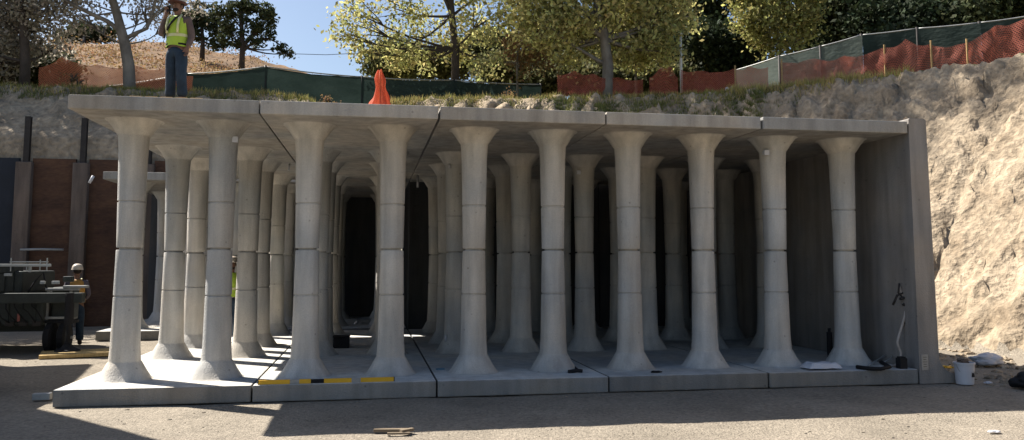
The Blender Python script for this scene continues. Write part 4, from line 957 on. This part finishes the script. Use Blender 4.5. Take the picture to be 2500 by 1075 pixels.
# ------------------------------------------------------------------ grass along the lip of the bank
def grass(name, pts, hmin, hmax, m, wid=.012):
    n = len(pts); P = np.array(pts); a = rng.uniform(0, 2*np.pi, n); h = rng.uniform(hmin, hmax, n)
    dx_ = np.cos(a)*wid; dy_ = np.sin(a)*wid; ln = rng.normal(0, .35, (n, 2))*h[:, None]
    v0 = P+np.stack([-dx_, -dy_, 0*dx_-.03], 1); v1 = P+np.stack([dx_, dy_, 0*dx_-.03], 1); v2 = P+np.stack([ln[:, 0], ln[:, 1], h], 1)
    Vv = np.stack([v0, v1, v2], 1).reshape(-1, 3); me = bpy.data.meshes.new(name); me.vertices.add(n*3); me.vertices.foreach_set('co', Vv.ravel())
    me.loops.add(n*3); me.loops.foreach_set('vertex_index', np.arange(n*3, dtype=np.int32)); me.polygons.add(n)
    me.polygons.foreach_set('loop_start', np.arange(0, n*3, 3, dtype=np.int32)); me.polygons.foreach_set('loop_total', np.full(n, 3, np.int32)); me.update(calc_edges=True)
    o = link(name, me, m); return o
def strip(n, a0, a1, d0, d1, dens=None):
    out = []; seg = []; acc = 0
    for a, c in zip(EP, EP[1:]):
        l_ = np.hypot(*(c-a)); seg.append((acc, l_, a, c)); acc += l_
    while len(out) < n:
        x_ = random.uniform(a0, a1)
        # choose by x
        for (s, l_, a, c) in seg:
            if a[0] <= x_ <= c[0]:
                t_ = (x_-a[0])/(c[0]-a[0]); q_ = a+(c-a)*t_; nrm = np.array([(c-a)[1], -(c-a)[0]])/l_
                d_ = random.uniform(d0, d1); p_ = q_+nrm*d_
                if noise.noise(Vector((p_[0]*.9, p_[1]*.9, 3)))+random.uniform(-.5, .5) > (dens or -.25): out.append((p_[0], p_[1], ground_z(p_[0], p_[1])))
                break
    return out
g1 = grass('dry_grass', strip(22000, -9, 18.6, -2.2, .30), .08, .24, MGRASS); tag(g1, 'dry straw coloured grass along the lip of the dirt bank', 'grass', kind='stuff')
g2 = grass('green_grass', strip(24000, -9, 17.5, -1.6, .6)+strip(14000, 9.5, 16.5, .2, 2.0, -.05), .05, .18, MGRASSG); tag(g2, 'low green weeds along the lip of the dirt bank', 'grass', kind='stuff')
tl = strip(2600, 15.5, 19.6, -1.2, .15)
g3 = grass('tall_straw_grass', tl, .14, .34, MGRASS); tag(g3, 'taller golden grass at the foot of the right fence and net', 'grass', kind='stuff')
# weedy shrub in front of the fence
for q_, lb in (((800, 212), 'left of the gathered net'), ((1240, 205), 'at the low end of the green fence'), ((170, 208), 'below the faded orange net'), ((2120, 165), 'in front of the long net')):
    Y_ = 17.8 if q_[0] < 2000 else 13.4; base = gz(q_[0], q_[1], Y_)
    tree('weed', 'spindly dry weed '+lb, [base, base+Vector((.02, 0, .3)), base+Vector((.0, 0, .55))], .012, .006, [((base.x, base.y, base.z+.6), (.32, .2, .28)), ((base.x+.3, base.y, base.z+.45), (.2, .2, .2))], MBARKD, L_RUST, 34, 8, .035, .07, group='dry weeds on the lip', cat='weed', hollow=.1)
# loose clods on the right slope and the toe
cl = bmesh.new()
for k in range(420):
    x_ = random.uniform(12.9, 16.0); y_ = random.uniform(-1.5, 9)
    r_ = random.choice((.02, .03, .04, .06, .09))*random.uniform(.7, 1.3); z_ = ground_z(x_, y_)
    g = bmesh.ops.create_icosphere(cl, subdivisions=2, radius=r_)
    for v in g['verts']: v.co = Vector((x_, y_, z_))+Vector((v.co.x*1.3, v.co.y, v.co.z*.7))*(1+.5*noise.noise(v.co*25+Vector((k, 0, 0))))
me = bpy.data.meshes.new('m'); cl.to_mesh(me); cl.free()
o = link('loose_clods', me, MDIRT, None, False); tag(o, 'loose clods and stones scattered over the dirt at the slope toe', 'rubble', kind='stuff')
st = bmesh.new()
for k in range(900):
    x_ = random.uniform(-6, 14); y_ = random.uniform(-4.2, -.15) if random.random() < .7 else random.uniform(5, 9.5)
    if y_ > 0 and x_ > -.3: continue
    r_ = random.choice((.006, .008, .010, .016))*random.uniform(.7, 1.3); g = bmesh.ops.create_icosphere(st, subdivisions=1, radius=r_)
    for v in g['verts']: v.co = Vector((x_, y_, ground_z(x_, y_)+.002))+Vector((v.co.x*1.3, v.co.y, v.co.z*.7))*(1+.4*noise.noise(v.co*60+Vector((k, 0, 0))))
me = bpy.data.meshes.new('m'); st.to_mesh(me); st.free()
o = link('loose_gravel', me, MGRAVEL, None, False); tag(o, 'loose pebbles scattered on the compacted gravel yard', 'gravel', kind='stuff')
print('objects', len(bpy.data.objects))
